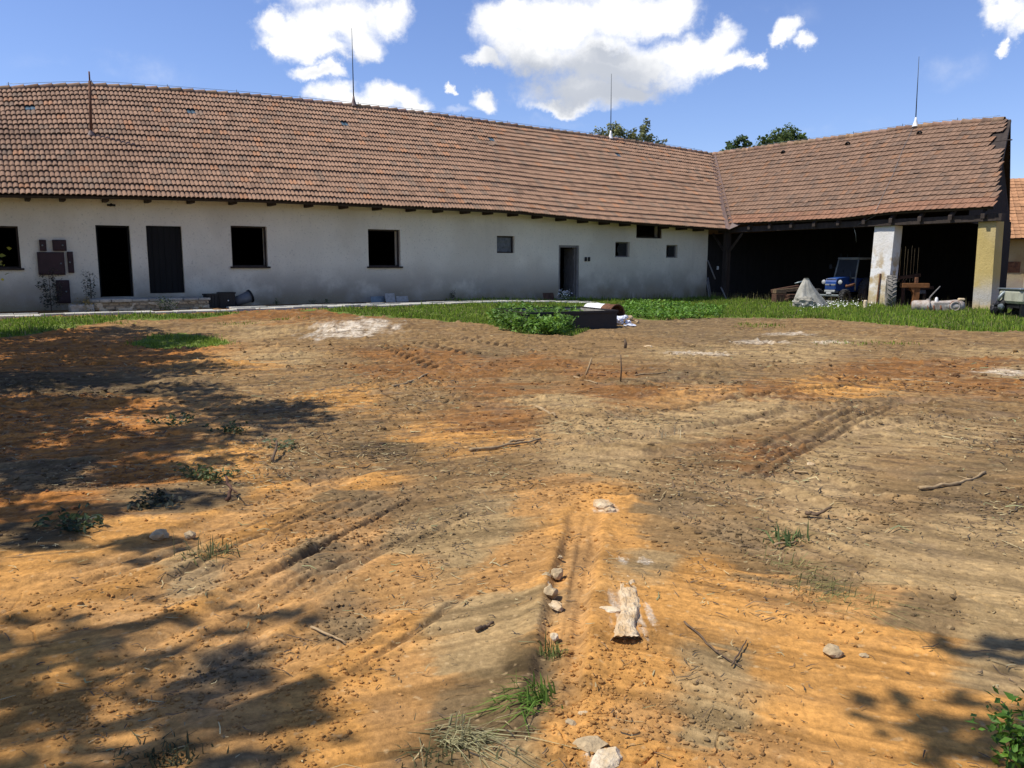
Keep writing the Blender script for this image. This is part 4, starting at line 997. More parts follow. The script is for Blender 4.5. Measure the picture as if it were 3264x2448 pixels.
# ---------------------------------------------------------------- in the shed
# tractor
def tractor():
    p = at_depth(2672, 960, 30.8); p[2] = 0.
    t = thing('tractor', 'small blue tractor with white headlamps parked in the dark shed', 'tractor', p)
    fx = -AX * .93 - NX * .05 - np.array([0, .12, 0]); fx[2] = 0; fx /= np.linalg.norm(fx); sx = np.array([fx[1], -fx[0], 0])     # forward, right-of-driver
    fn = lambda x, y, z: tuple(p + .85 * (fx * x + sx * y + np.array([0, 0, z])))
    def prism(mb, prof, y0, y1, col=None):                           # side profile extruded across
        n = len(prof); vs = [fn(a, y0, b_) for a, b_ in prof] + [fn(a, y1, b_) for a, b_ in prof]
        mb.add(vs, [tuple(range(n)), tuple(range(2 * n - 1, n - 1, -1))] + [(k, n + k, n + (k + 1) % n, (k + 1) % n) for k in range(n)])
    mb = MB(); prism(mb, [(-.55, .62), (.62, .62), (.70, .70), (.70, 1.02), (.64, 1.13), (.5, 1.17), (-.55, 1.24)], -.26, .26); h = mb.build('hood', M['blue'], t)
    mb = MB(); mb.box(.702, .725, -.23, .23, .66, .84, fn, bev=.01); g = mb.build('grille', M['blue_dark'], h)
    mb = MB(); mb.box(.705, .735, -.25, .25, .85, .915, fn, bev=.008); mb.build('trim_strip', M['cream'], h)
    mb = MB(); mb.lathe(fn(.736, 0, .882), fx, [(0, .035), (.012, .03), (.012, 0)], 14); mb.build('badge', M['blue_dark'], h)
    mb = MB(); mb.box(.66, .70, -.24, .24, 1.125, 1.15, fn, bev=.006); mb.build('trim_strip', M['cream'], h)
    mb = MB(); prism(mb, [(.45, .52), (.74, .52), (.78, .58), (.74, .655), (.45, .655)], -.25, .25); mb.build('nose_plate', M['cream'], t)
    for y in (-.40, .40):
        mb = MB(); mb.lathe(fn(.60, y, 1.0), fx, [(-.11, .0), (-.10, .05), (-.02, .09), (.0, .095), (.012, .088)], 18); l = mb.build('headlight', M['black'], t)
        mb = MB(); mb.lathe(fn(.60, y, 1.0), fx, [(.004, .086), (.02, .06), (.028, 0)], 18); mb.build('lens', M['lamp'], l)
        mb = MB(); mb.tube([fn(.56, y, .98), fn(.5, y * .6, .95)], .018); mb.build('bracket', M['black'], l)
    mb = MB(); mb.box(.74, .80, -.62, .62, .37, .45, fn, bev=.01); mb.build('front_axle', M['zinc'], t)
    mb = MB(); mb.box(.76, .83, -.12, .12, .46, .56, fn, bev=.01); mb.build('tow_hitch', M['lamp'], t)
    def wheel(x, y, r, w):
        mb = MB(); o = fn(x, y - w / 2, r); a = sx; R0, W0 = r, w; r, w = r * .85, w * .85
        mb.lathe(o, a, [(.02, r * .55), (0, r * .7), (.0, r * .9), (w * .12, r), (w * .88, r), (w, r * .9), (w, r * .7), (w - .02, r * .55)], 28)
        for k in range(18):
            an = 2 * math.pi * k / 18
            for sg in (0, 1):
                ca = math.cos(an + sg * .17); sa = math.sin(an + sg * .17)
                q0 = np.array(fn(x + ca * (R0 + .012), y + (-W0 * .45 if sg else W0 * .45), R0 + sa * (R0 + .012)))
                q1 = np.array(fn(x + math.cos(an + .12 + sg * .17) * (R0 + .012), y, R0 + math.sin(an + .12 + sg * .17) * (R0 + .012)))
                mb.tube([q0, q1], .022, 4, smooth=False)
        wh = mb.build('wheel', M['tyre'], t)
        mb = MB(); mb.lathe(fn(x, y - W0 * .35, R0), a, [(0, 0), (0, r * .2), (w * .2, r * .5), (w * .1, r * .56), (w * .7, r * .56), (w * .6, r * .45), (w * .7, r * .15), (w * .7, 0)], 22); mb.build('rim', M['black'], wh)
    wheel(.62, -.66, .33, .22); wheel(.62, .66, .33, .22); wheel(-1.15, -.72, .58, .34); wheel(-1.15, .72, .58, .34)
    mb = MB(); prism(mb, [(-.55, .55), (-1.6, .55), (-1.6, 1.0), (-.55, 1.22)], -.42, .42); mb.build('rear_body', M['blue_dark'], t)
    # cab: frame with raked screen
    A = {}
    for y in (-.52, .52):
        mb = MB()
        for pts in ([(-.42, y, 1.18), (-.66, y * .92, 2.02)], [(-.66, y * .92, 2.02), (-1.75, y * .92, 2.02)], [(-1.75, y * .92, 2.02), (-1.75, y, 1.0)], [(-.42, y, 1.18), (-.42, y, .62)]):
            mb.tube([fn(*q) for q in pts], .03, 6)
        mb.build('cab_post', M['cream'], t)
        mb = MB(); mb.add([fn(-.44, y, .62), fn(-1.1, y, .62), fn(-1.1, y, 1.15), fn(-.44, y, 1.15)], [(0, 1, 2, 3)]); mb.build('side_panel', M['blue_dark'], t)
    mb = MB(); mb.tube([fn(-.66, -.48, 2.02), fn(-.66, .48, 2.02)], .035, 6); mb.tube([fn(-.42, -.52, 1.18), fn(-.42, .52, 1.18)], .03, 6); mb.build('cab_crossbar', M['cream'], t)
    mb = MB(); mb.add([fn(-.44, -.50, 1.2), fn(-.44, .50, 1.2), fn(-.655, .46, 1.99), fn(-.655, -.46, 1.99)], [(0, 1, 2, 3)]); ws = mb.build('windscreen', M['glass_dark'], t)
    mb = MB(); mb.tube([fn(-.47, .1, 1.22), fn(-.52, .16, 1.52)], .012); mb.build('wiper', M['black'], ws)
    mb = MB(); mb.box(-1.8, -.60, -.52, .52, 2.03, 2.09, fn, bev=.02); mb.build('cab_roof', M['cream'], t)
    for y in (-.46, .1, .42): 
        mb = MB(); mb.tube([fn(-.7, y, 2.09), fn(-.7, y, 2.27)], .009, 5); mb.build('antenna', M['rod'], t)
    mb = MB(); mb.tube([fn(-.05, -.30, .85), fn(.1, -.42, .80), fn(.05, -.52, .84), fn(-.25, -.58, .9)], .05, 8); mb.build('exhaust', M['rust'], t)
    mb = MB(); mb.tube([fn(-.3, -.34, 1.0), fn(-.3, -.34, 1.5)], .03, 8); mb.build('air_pipe', M['rod'], t)
    mb = MB(); mb.tube([fn(-.5, .55, 1.6), fn(-.45, .72, 1.65)], .012); mb.box(-.47, -.44, .68, .82, 1.58, 1.78, fn); mb.build('mirror', M['black'], t)
    mb = MB(); mb.box(-.1, .55, -.2, .2, .35, .62, fn); mb.box(-1.3, -.1, -.22, .22, .4, .6, fn); mb.build('engine_block', M['black'], t)
tractor()
# tarpaulin over a prop, on a concrete lump
p = at_depth(2575, 972, 27.9); p[2] = gz(p[0], p[1])
t = thing('tarpaulin_bundle', 'grey canvas tarpaulin draped into a tall cone before the shed', 'tarpaulin', p)
mb = MB(); n = 40; m = 12; vs = []
for k in range(m):
    f = k / (m - 1); z = 1.02 * (1 - f) ** .85 + .02
    for j in range(n):
        a = 2 * math.pi * j / n; fold = 1 + .16 * math.sin(5 * a + 1) * f + .07 * math.sin(11 * a + f * 2)
        rx = (.07 + .50 * f ** 1.05) * fold; ry = (.07 + .30 * f) * fold
        sh = .22 * f * f
        vs.append((p[0] + rx * math.cos(a) + sh - .1, p[1] + ry * math.sin(a), p[2] + z + .02 * math.sin(7 * a) * f))
mb.add(vs, [(k * n + j, k * n + (j + 1) % n, (k + 1) * n + (j + 1) % n, (k + 1) * n + j) for k in range(m - 1) for j in range(n)] + [tuple(range(n))], smooth=True); mb.build('canvas', M['tarp'], t)
mb = MB(); mb.blob((p[0] - .22, p[1] - .30, p[2] + .17), .30, 3, .35, 80, squash=(1.3, .7, .75), col=(.9, .88, .78)); o = mb.build('concrete_lump', M['concrete'], None, (p[0] - .22, p[1] - .3, p[2])); tag(o, 'rough concrete lump at the foot of the canvas cone', 'concrete lump')
# pick handle
q = at_depth(2560, 905, 28.6); mb = MB(); g = gz(q[0], q[1]); mb.tube([(q[0] - .05, q[1], g), (q[0] - .0, q[1], g + .6), (q[0] + .07, q[1], q[2] + .1)], .03, 7); hh = mb
o = thing('pickaxe', 'old pickaxe with wooden handle standing left of the canvas cone', 'pickaxe', (q[0], q[1], g)); mb.build('handle', M['wood_red'], o)
mb = MB(); mb.tube([(q[0] - .30, q[1], q[2] + .02), (q[0] - .1, q[1], q[2] + .07), (q[0] + .06, q[1], q[2] + .10), (q[0] + .12, q[1], q[2] + .16)], [.02, .03, .035, .02], 6); mb.build('head', M['zinc'], o)
# timber pile: beams and planks
pb = at_depth(2510, 965, 31.0); pb[2] = 0.0
def plank(x0, x1, y, z, w, h, tilt, matn, name, label, cat, group):
    mb = MB(); q0 = np.array([pb[0] + x0, pb[1] + y, z]); q1 = np.array([pb[0] + x1, pb[1] + y + .05, z + tilt]); d = q1 - q0; L = np.linalg.norm(d); d /= L
    u = np.array([-d[1], d[0], 0]); u /= np.linalg.norm(u); k = np.cross(d, u); k = k if k[2] > 0 else -k
    fn = lambda a, b_, c_: tuple(d * a + u * b_ + k * c_)
    mb.box(0, L, -w / 2, w / 2, 0, h, fn, bev=.006); o = mb.build(name, M[matn]); o.location = tuple(q0); tag(o, label, cat, group)
zz = .04
labs = ['lowest', 'second', 'third', 'fourth', 'fifth', 'sixth', 'topmost']
for k in range(7):
    plank(-.12 + random.uniform(-.05, .05), .80 + random.uniform(-.06, .04), -.1 + random.uniform(-.04, .04), zz, .5, .036, random.uniform(-.01, .01), 'wood_red', 'plank', f'{labs[k]} brown plank of the flat pile left of the canvas cone', 'plank', 'planks piled in the shed'); zz += .050
plank(-.42, .72, .1, .42, .18, .13, .10, 'wood_tan', 'timber_beam', 'thick tan beam lying slanted across the plank pile', 'beam', 'beams on the plank pile')
plank(-.50, .55, .35, .40, .2, .14, .18, 'wood_red', 'timber_beam', 'dark brown beam behind the slanted tan beam', 'beam', 'beams on the plank pile')
plank(-.52, -.10, .05, .02, .4, .36, 0, 'wood_red', 'chopping_block', 'dark wooden block at the left end of the plank pile', 'wooden block', None)
plank(-.5, -.08, .08, .40, .3, .16, 0, 'wood_tan', 'chopping_block', 'tan wooden block on top of the dark one', 'wooden block', None)
# tall rear tyre behind the white pillar
p = at_depth(2836, 975, 27.5); r = .56; p[2] = gz(p[0], p[1]) + r - .03
t = thing('spare_tyre', 'big dusty tractor tyre standing upright behind the white pillar', 'tyre', p); ax = np.array([.93, -.36, 0.])
mb = MB(); w = .30; mb.lathe(p - ax * w / 2, ax, [(.03, r * .6), (0, r * .75), (.01, r * .92), (w * .2, r), (w * .8, r), (w - .01, r * .92), (w, r * .75), (w - .03, r * .6), (w * .5, r * .62), (.03, r * .6)], 36); mb.build('casing', M['tyre_dust'], t)
mb = MB(); u = np.array([-ax[1], ax[0], 0])
for k in range(22):
    a = 2 * math.pi * k / 22
    for sg in (0, 1):
        b0 = a + sg * .14; b1 = b0 + .16
        q0 = p + u * math.cos(b0) * (r + .012) + np.array([0, 0, math.sin(b0) * (r + .012)]) + ax * (w * .46 if sg else -w * .46)
        q1 = p + u * math.cos(b1) * (r + .016) + np.array([0, 0, math.sin(b1) * (r + .016)])
        mb.tube([q0, q1], [.02, .028], 4, smooth=False)
mb.build('tread', M['tyre_dust'], t)
# rusty T stand (implement frame) and timbers behind it
p = at_depth(2912, 985, 28.3); p[2] = gz(p[0], p[1])
t = thing('implement_stand', 'orange rusty T shaped implement stand behind the white pillar', 'implement stand', p)
fn = lambda x, y, z: (p[0] + x, p[1] + y - x * .2, p[2] + z)
mb = MB(); mb.box8([fn(-.09, -.06, -.05), fn(.10, -.06, -.05), fn(.10, .06, -.05), fn(-.09, .06, -.05), fn(-.06, -.06, .70), fn(.14, -.06, .70), fn(.14, .06, .70), fn(-.06, .06, .70)]); mb.build('column', M['rust_orange'], t)
mb = MB(); mb.box(-.46, .42, -.1, .1, .70, .86, fn, bev=.012); mb.build('crossbeam', M['rust_orange'], t)
mb = MB(); mb.add([fn(-.18, -.08, .70), fn(-.06, -.08, .70), fn(-.05, -.08, .45), fn(-.18, .08, .70), fn(-.06, .08, .70), fn(-.05, .08, .45)], [(0, 1, 2), (3, 5, 4), (0, 2, 5, 3), (1, 4, 5, 2), (0, 3, 4, 1)]); mb.build('gusset', M['rust_orange'], t)
mb = MB(); mb.box(-.02, .07, -.05, .05, .865, 1.06, fn, bev=.01); mb.build('bracket', M['rust'], t)
pb = at_depth(2905, 930, 29.8)
for x0, x1, z, ti, mt, lab in ((-.42, .34, .96, .10, 'wood_red', 'short brown beam resting above the rusty T stand'), (-.1, .85, .55, .05, 'wood_red', 'brown beam low behind the rusty T stand'), (.1, .55, .42, .02, 'wood_grey', 'pale short board behind the rusty T stand')):
    plank(x0, x1, .1, z + 0, .2, .12, ti, mt, 'timber_beam', lab, 'beam', 'beams behind the rusty stand')
for k, (x, h) in enumerate(((-.25, .96), (.2, 1.0), (.55, .55))):
    mb = MB(); mb.box(-.05, .05, -.05, .05, 0, h - .01, bev=.008); o = mb.build('trestle_leg', M['wood_red']); o.location = (pb[0] + x, pb[1] + .12, -.02); tag(o, ['left dark prop under the beams behind the rusty stand', 'middle dark prop under the beams behind the rusty stand', 'short right prop under the low brown beam'][k], 'prop', 'props under the beams')
# cast axle housing in the grass
p = at_depth(2990, 985, 25.3); g = gz(p[0], p[1]); p[2] = g + .20
t = thing('axle_housing', 'pale oxidised cast axle housing with round flange hole lying in grass', 'axle housing', p); ax = np.array([.97, -.22, 0.]); sd = np.array([-.22, -.97, 0.])
fn = lambda x, y, z: tuple(p + ax * x + sd * y + np.array([0, 0, z]))
mb = MB(); mb.lathe(fn(-.76, 0, 0), ax, [(0, 0), (0, .15), (.05, .17), (.40, .18), (.42, .20), (.47, .20), (.48, .17)], 20); mb.lathe(fn(-.30, 0, -.01), ax, [(0, .14), (.10, .17), (.30, .17), (.60, .19), (.78, .21), (.92, .205), (1.02, .15), (1.05, 0)], 18)
mb.box(-.2, .30, .05, .175, -.17, .13, fn, bev=.03); mb.build('casing', M['alloy'], t)
mb = MB(); mb.lathe(fn(.44, .17, .0), sd, [(-.05, .17), (.02, .17), (.03, .155), (.03, .105), (-.03, .10), (-.04, .0)], 26); mb.build('flange', M['rust'], t)
mb = MB(); mb.lathe(fn(.44, .201, .0), sd, [(-.02, .158), (.006, .158), (.008, .112), (-.01, .104)], 26); mb.build('flange_ring', M['alloy'], t)
mb = MB(); mb.tube([fn(-.32, 0, .12), fn(-.24, 0, .30), fn(.0, .05, .62)], [.03, .022, .014], 7); mb.lathe(fn(-.30, 0, .14), (0, 0, 1), [(0, .07), (.05, .07), (.08, .04)], 10); mb.build('lever', M['wood_grey'], t)
mb = MB(); mb.lathe(fn(-.08, .05, .12), (0, 0, 1), [(0, .05), (.08, .05), (.14, .035), (.16, .0)], 12); mb.build('filler_cap', M['white'], t)
mb = MB(); mb.box(.55, .74, -.06, .1, .17, .25, fn, bev=.03); mb.build('lug', M['chalk_white'], t)
for x in (-.35, -.18, .02): 
    mb = MB(); mb.tube([fn(x, .16, .02), fn(x + .03, .2, -.2)], .03, 6); mb.build('stud', M['rust'], t)
# white marker block and the iron bar at the pillar
p = at_depth(2757, 978, 26.9); g = gz(p[0], p[1]); mb = MB(); mb.box(-.05, .06, -.06, .06, 0, .33, bev=.03); o = mb.build('marker_stone', M['chalk_white']); o.location = (p[0], p[1], g - .03); tag(o, 'small white marker stone at the left foot of the white pillar', 'marker stone')
b0 = PB(onB(2793, 975, -.43)[0], -.43, -.05); b1 = PB(onB(2806, 872, -.47)[0], -.474, onB(2806, 872, -.47)[1])
mb = MB(); mb.tube([b0 - np.array(b0), b1 - b0], .028, 6, smooth=False); o = mb.build('iron_bar', M['rust']); o.location = tuple(b0); tag(o, 'dark iron bar leaning upright on the face of the white pillar', 'iron bar')
# slanting poles by the first post
for k, (xa, ya, xb, yb, dep, lab) in enumerate(((2262, 955, 2253, 895, 33.6, 'left thin pole leaning in the shed corner beside the white wall'), (2268, 955, 2256, 885, 33.9, 'right thin pole leaning in the shed corner beside the white wall'), (2317, 957, 2298, 915, 33.0, 'thin pole leaning right of the dark post'), (2280, 890, 2256, 830, 34.2, 'slanting timber high in the shed corner'))):
    a = at_depth(xa, ya, dep); b_ = at_depth(xb, yb, dep + .3); mb = MB(); mb.tube([(0, 0, 0), tuple(b_ - a)], .03, 6); o = mb.build('leaning_pole', M['wood_grey']); o.location = tuple(a); tag(o, lab, 'pole', 'poles in the shed corner')
p = onB(2290, 854, -.37); mb = MB(); q = PB(onB(2289, 854, -.37)[0], -.37, p[1]); 
mb.add([PB(.0, 0, 0) - C0] , []) if False else None
sw = thing('switch_box', 'tiny white switch box on the dark shed post', 'switch box', q); mb.box(-.045, .045, -.0, .05, -.07, .07, lambda a, b_, c_: tuple(q + NX * a - AX * b_ + np.array([0, 0, c_])), bev=.01); mb.build('case', M['white'], sw)
mb = MB(); mb.box(-.015, .015, .051, .062, -.02, .02, lambda a, b_, c_: tuple(q + NX * a - AX * b_ + np.array([0, 0, c_]))); mb.build('switch', M['rod'], sw)

# ---------------------------------------------------------------- right edge: scrap, trailer, neighbour barn
p = at_depth(3205, 1000, 22.6); g = gz(p[0], p[1]); p[2] = g
t = thing('scrap_moped', 'dark scrap moped with pale curved fender beside the ochre pillar', 'moped', p)
fn = lambda x, y, z: (p[0] + x, p[1] + y, p[2] + z)
mb = MB(); mb.tube([fn(.42 * math.cos(a) * .8 + .08, 0, .38 + .36 * math.sin(a)) for a in np.linspace(.1, 2.9, 10)], [.03, .05, .06, .06, .06, .06, .06, .05, .05, .03], 8); mb.build('fender', M['zinc'], t)
mb = MB()
for k in range(1): mb.lathe(fn(.06, -.06, .28), (0, 1, 0), [(0, .18), (0, .26), (.04, .29), (.09, .29), (.13, .26), (.13, .18)], 24)
mb.build('wheel', M['tyre'], t)
mb = MB(); mb.blob(fn(-.16, .05, .26), .20, 3, .3, 90, squash=(1, .7, 1)); mb.tube([fn(-.3, 0, .1), fn(-.05, 0, .55), fn(.3, 0, .62)], .04, 7); mb.build('engine', M['black'], t)
mb = MB(); mb.blob(fn(-.22, -.12, .30), .09, 2, .2, 91); mb.build('cylinder_head', M['zinc'], t)
mb = MB(); mb.tube([fn(.02, -.3, .78), fn(-.02, 0, .74), fn(.02, .3, .78)], .016, 6); mb.build('handlebar', M['rod'], t)
p = at_depth(3290, 985, 22.2); g = gz(p[0], p[1]); p[2] = g
t = thing('flat_trailer', 'pale olive tank trailer cut by the right edge', 'trailer', p); fn = lambda x, y, z: (p[0] + x, p[1] + y - x * .3, p[2] + z)
mb = MB(); mb.box(-.58, 1.9, -.5, .5, .42, .80, fn, bev=.07); mb.build('body', M['tank'], t)
mb = MB(); mb.box(-.6, 1.92, -.52, .52, .80, .84, fn, bev=.01); mb.build('top_rail', M['zinc'], t)
mb = MB(); mb.box(-.5, 1.8, -.35, .35, .30, .418, fn); mb.build('chassis', M['black'], t)
for x in (.05, 1.2):
    for y in (-.45, .45):
        mb = MB(); mb.lathe(fn(x, y - .07, .22), (0, 1, 0), [(0, .12), (0, .22), (.03, .25), (.11, .25), (.14, .22), (.14, .12)], 22); w = mb.build('wheel', M['tyre'], t)
        mb = MB(); mb.lathe(fn(x, y - .06, .22), (0, 1, 0), [(0, 0), (0, .05), (.03, .13), (.1, .13), (.12, 0)], 18); mb.build('rim', M['zinc'], w)
for x in (-.45,):
    mb = MB(); mb.box(x - .04, x + .04, -.45, -.37, -.02, .415, fn); mb.build('prop_leg', M['black'], t)
# neighbour barn
p0 = at_depth(3190, 945, 37.); p0[2] = -.1; du = np.array([.93, -.36, 0]); dv = np.array([.36, .93, 0])
barn = thing('neighbour_barn', 'stained ochre barn with orange roof beyond the right pillar', 'barn', p0)
fn = lambda x, y, z: tuple(p0 + du * x + dv * y + np.array([0, 0, z]))
gx = 1.02
mb = MB(); 
for q in ((-4, gx, -.0, .4, 0, 2.95), (gx, gx + 2.2, 0, .4, 2.3, 2.95), (gx + 2.2, 12, 0, .4, 0, 2.95), (-4, -3.6, .4, 7, 0, 2.95), (11.6, 12, .4, 7, 0, 2.95), (-4, 12, 7, 7.4, 0, 2.95)): mb.box(*q, fn)
mb.build('wall', M['barn_wall'], barn)
mb = MB()
for k in range(8): mb.box(gx + .02 + k * .272, gx + .02 + k * .272 + .262, .1, .14, .05, 2.28, fn, bev=.006)
mb.build('gate', M['wood_red'], barn)
mb = MB(); mb.box(gx - .17, gx - .01, -.03, -.002, .1, 2.5, fn, bev=.02); mb.build('gate_pier', M['pillar_ochre'], barn)
mb = MB(); mb.box(gx - 1.0, gx - .35, -.012, .0, 1.25, 1.75, fn, bev=.005); mb.build('brick_patch', M['rust'], barn)
def roofN(s, v, h=0.):
    s = np.atleast_1d(np.asarray(s, float)); v = np.atleast_1d(v); y = -.5 + 4.2 * v; z = 2.8 + 3.0 * v
    y = y - h * .58; z = z + h * .81
    return p0[None] + du[None] * s[:, None] + dv[None] * y[:, None] + np.array([0, 0, 1.])[None] * z[:, None]
tiles('roof', roofN, lambda v: -1.9 + 1.9 * v * 0, lambda v: 12.4, .24, 18, FLAT, M['tile'], barn, None, 15, tone=lambda s, r, rs: np.clip(np.array([1.25, 1.08, .85]) * (1 + rs.normal(0, .12)), .4, 1.6), step=.026)
mb = MB(); mb.add([fn(-1.9, -.5, 2.74), fn(12.4, -.5, 2.74), fn(12.4, 3.7, 5.72), fn(-1.9, 3.7, 5.72), fn(12.4, 7.9, 2.7), fn(-1.9, 7.9, 2.7)], [(0, 1, 2, 3), (3, 2, 4, 5)]); mb.build('roof_boarding', M['wood_dark'], barn)
# ---------------------------------------------------------------- vegetation
def leaf_cards(C, size, rs, asp=.55, up=.3, droop=0.):
    """pointed, slightly folded leaves: 4 corners each"""
    n = len(C); a = rs.uniform(0, 2 * np.pi, n); d = np.stack([np.cos(a), np.sin(a), rs.normal(-droop, .5, n)], 1); d /= np.linalg.norm(d, axis=1)[:, None]
    nn = rs.normal(0, 1, (n, 3)); nn[:, 2] = np.abs(nn[:, 2]) + up; w = np.cross(d, nn); w /= np.linalg.norm(w, axis=1)[:, None] + 1e-9
    s = size * rs.uniform(.6, 1.35, n)[:, None]; k = np.cross(w, d)
    V = np.stack([C - d * s * .5, C + w * s * asp * .5 + k * s * .06, C + d * s * .5, C - w * s * asp * .5 + k * s * .06], 1).reshape(-1, 3)
    F = np.arange(n * 4).reshape(n, 4); return V, F
def leaf_obj(name, C, size, base, rs, parent=None, asp=.55, var=.3, droop=0., matn='leaf', up=.3, cl=None):
    V, F = leaf_cards(C, size, rs, asp, up, droop); n = len(C)
    k = 1 + rs.normal(0, var, n)
    if cl is not None: k = k * cl
    c = np.array(base)[None] * np.clip(k, .35, 1.9)[:, None]; yel = rs.random(n) < .12; c[yel] *= np.array([1.35, 1.15, .8])
    o = np_mesh(name, V, F, M[matn], np.repeat(c, 4, 0))
    if parent is not None: o.parent = parent; o.matrix_parent_inverse = Matrix.Translation(-Vector(world_of(parent)))
    return o
def tree(name, label, base, lobes, nleaf, size, color, seed, trunk_r=.16, clusters=60, droop=0., group=None, fill=.55, crad=.32):
    """lobes = [(x, y, z, rx, ry, rz)]; limbs run from the trunk into leaf clusters set through the lobes"""
    rs = np.random.default_rng(seed); base = np.array(base, float)
    t = thing(name, label, 'tree', base, group)
    vol = np.array([l[3] * l[4] * l[5] for l in lobes]); prob = vol ** .4 / (vol ** .4).sum(); cc = []; cr = []
    for k in range(clusters):
        l = lobes[rs.choice(len(lobes), p=prob)]; d = rs.normal(0, 1, 3); d /= np.linalg.norm(d); q = rs.uniform(fill, 1) 
        cc.append([l[0] + d[0] * l[3] * q, l[1] + d[1] * l[4] * q, l[2] + d[2] * l[5] * q]); cr.append(crad * min(l[3], l[4], l[5]) * rs.uniform(.6, 1.3))
    cc = np.array(cc); cr = np.array(cr)
    top = np.array([np.mean([l[0] for l in lobes]), np.mean([l[1] for l in lobes]), max(l[2] for l in lobes)])
    if name == 'walnut_tree': top = np.array([-6.4, 1.9, 6.3])
    mb = MB(); tr = [base - [0, 0, .2], base * .65 + top * .35 + [rs.normal(0, .1), rs.normal(0, .1), 0], base * .3 + top * .7 + [rs.normal(0, .15), rs.normal(0, .15), 0], top]
    tr[1][2] = base[2] + (top[2] - base[2]) * .35
    mb.tube(tr, [trunk_r * 1.25, trunk_r, trunk_r * .6, trunk_r * .15], 10)
    for k in rs.permutation(len(cc))[:26]:
        if name == 'walnut_tree' and cc[k][0] > -4.4: continue  # added shade clusters overhead hang free, without limbs
        f = rs.uniform(.3, .85); i = min(2, int(f * 3)); g = f * 3 - i; s0 = tr[i] * (1 - g) + tr[i + 1] * g
        mid = (s0 + cc[k]) / 2 + np.array([0, 0, .12 * np.linalg.norm(cc[k] - s0)]) + rs.normal(0, .08, 3); r = trunk_r * .4 * (1 - f * .5) * min(1., (1.6 / (np.linalg.norm(cc[k] - s0) + .01)) ** 1.8)
        mb.tube([s0, mid, cc[k]], [r, r * .6, r * .2], 6)
    mb.build('trunk', M['bark'], t)
    ii = rs.choice(len(cc), nleaf, p=cr ** 2 / (cr ** 2).sum()); d = rs.normal(0, 1, (nleaf, 3)); d /= np.linalg.norm(d, axis=1)[:, None]
    C = cc[ii] + d * (cr[ii] * rs.random(nleaf) ** .45)[:, None]
    if droop: C[:, 2] -= rs.random(nleaf) ** 2 * droop
    tone = rs.normal(1, .16, len(cc))
    leaf_obj('crown', C, size, color, rs, t, droop=droop * .6, cl=tone[ii])
    return t
def lobe_px(px, py, depth, wx, wy, dz=1.):
    p = at_depth(px / .6777, py / .6777, depth); k = depth / 1720.; return (p[0], p[1], p[2], wx * k, max(wx, wy) * k * dz, wy * k)
tree('birch_tree', 'thin drooping birch crown showing above the long roof behind the lightning rod', (at_depth(1990, 500, 64)[0], 64, 0),
     [lobe_px(1293, 298, 64, 24, 22), lobe_px(1322, 288, 64, 22, 32), lobe_px(1355, 298, 64, 25, 22), lobe_px(1385, 290, 64, 22, 32), lobe_px(1408, 304, 64, 20, 20), lobe_px(1430, 314, 64, 14, 14), lobe_px(1350, 350, 64, 80, 40)], 12000, .22, (.25, .27, .11), 31, .14, 150, .5, None, .35, .34)
tree('round_tree', 'dark green dense round crown above the shed ridge, right of the roof corner', (at_depth(2486, 470, 60)[0], 60, 0),
     [lobe_px(1685, 316, 60, 50, 40), lobe_px(1655, 322, 60, 28, 34), lobe_px(1714, 318, 60, 26, 34), lobe_px(1738, 310, 60, 10, 14), lobe_px(1685, 380, 60, 75, 60)], 15000, .26, (.12, .17, .045), 32, .22, 150, 0., 'dark trees behind the shed', .3, .34)
tree('ragged_tree', 'ragged dark green crown with gaps, just right of the roof corner', (at_depth(2360, 470, 60)[0], 61, 0),
     [lobe_px(1604, 312, 60, 17, 22), lobe_px(1583, 320, 60, 20, 20), lobe_px(1564, 327, 60, 8, 8), lobe_px(1590, 370, 60, 40, 40)], 6000, .25, (.105, .16, .05), 33, .16, 80, 0., 'dark trees behind the shed', .3, .34)
# trees at the left edge of the yard, whose shade falls over the soil
tree('maple_tree', 'broad leafy tree at the left edge of the yard', (-13.6, 14.2, 0), [(-11.73, 13.9, 4.4, 1.9, 2.2, 1.5), (-12.19, 14.4, 6.4, 2.4, 2.4, 1.9), (-11.04, 13.3, 6.2, 1.5, 1.5, 1.3)], 13000, .17, (.06, .09, .025), 41, .2, 90, 0., 'trees along the left edge')
tree('maple_tree', 'tall leafy tree left of the sandy yard, nearest the white wall', (-11.9, 10.6, 0), [(-10.28, 10.6, 4.2, 1.8, 1.9, 1.5), (-10.24, 10.2, 6.2, 2.0, 2.0, 1.8), (-9.37, 9.9, 5.6, 1.6, 1.5, 1.3)], 13000, .16, (.06, .09, .025), 42, .2, 90, 0., 'trees along the left edge')
tree('maple_tree', 'leafy tree left of the camera, leaning over the near sand', (-9.6, 7.0, 0), [(-8.32, 7.2, 4.0, 1.7, 1.6, 1.4), (-7.62, 6.9, 5.8, 1.8, 1.9, 1.6), (-7.26, 5.8, 5.2, 1.4, 1.2, 1.1), (-6.56, 4.35, 5.2, 1.35, 1.0, .9), (-6.67, 5.0, 5.6, 1.2, .9, .8), (-6.16, 3.6, 5.2, 1.2, .55, .7)], 13000, .15, (.06, .09, .025), 43, .18, 90, 0., 'trees along the left edge')
_q = gd(2165, 1440); _shade_lobe = (_q[0] - 5.2 * .985 / math.tan(R(57)), _q[1] - 5.2 * .17 / math.tan(R(57)), 5.2)  # detached leaf clusters out of view, added to shade the near right ground
_q = gd(2120, 1590); _shade_lobe2 = (_q[0] - 5.2 * .985 / math.tan(R(57)), _q[1] - 5.2 * .17 / math.tan(R(57)))
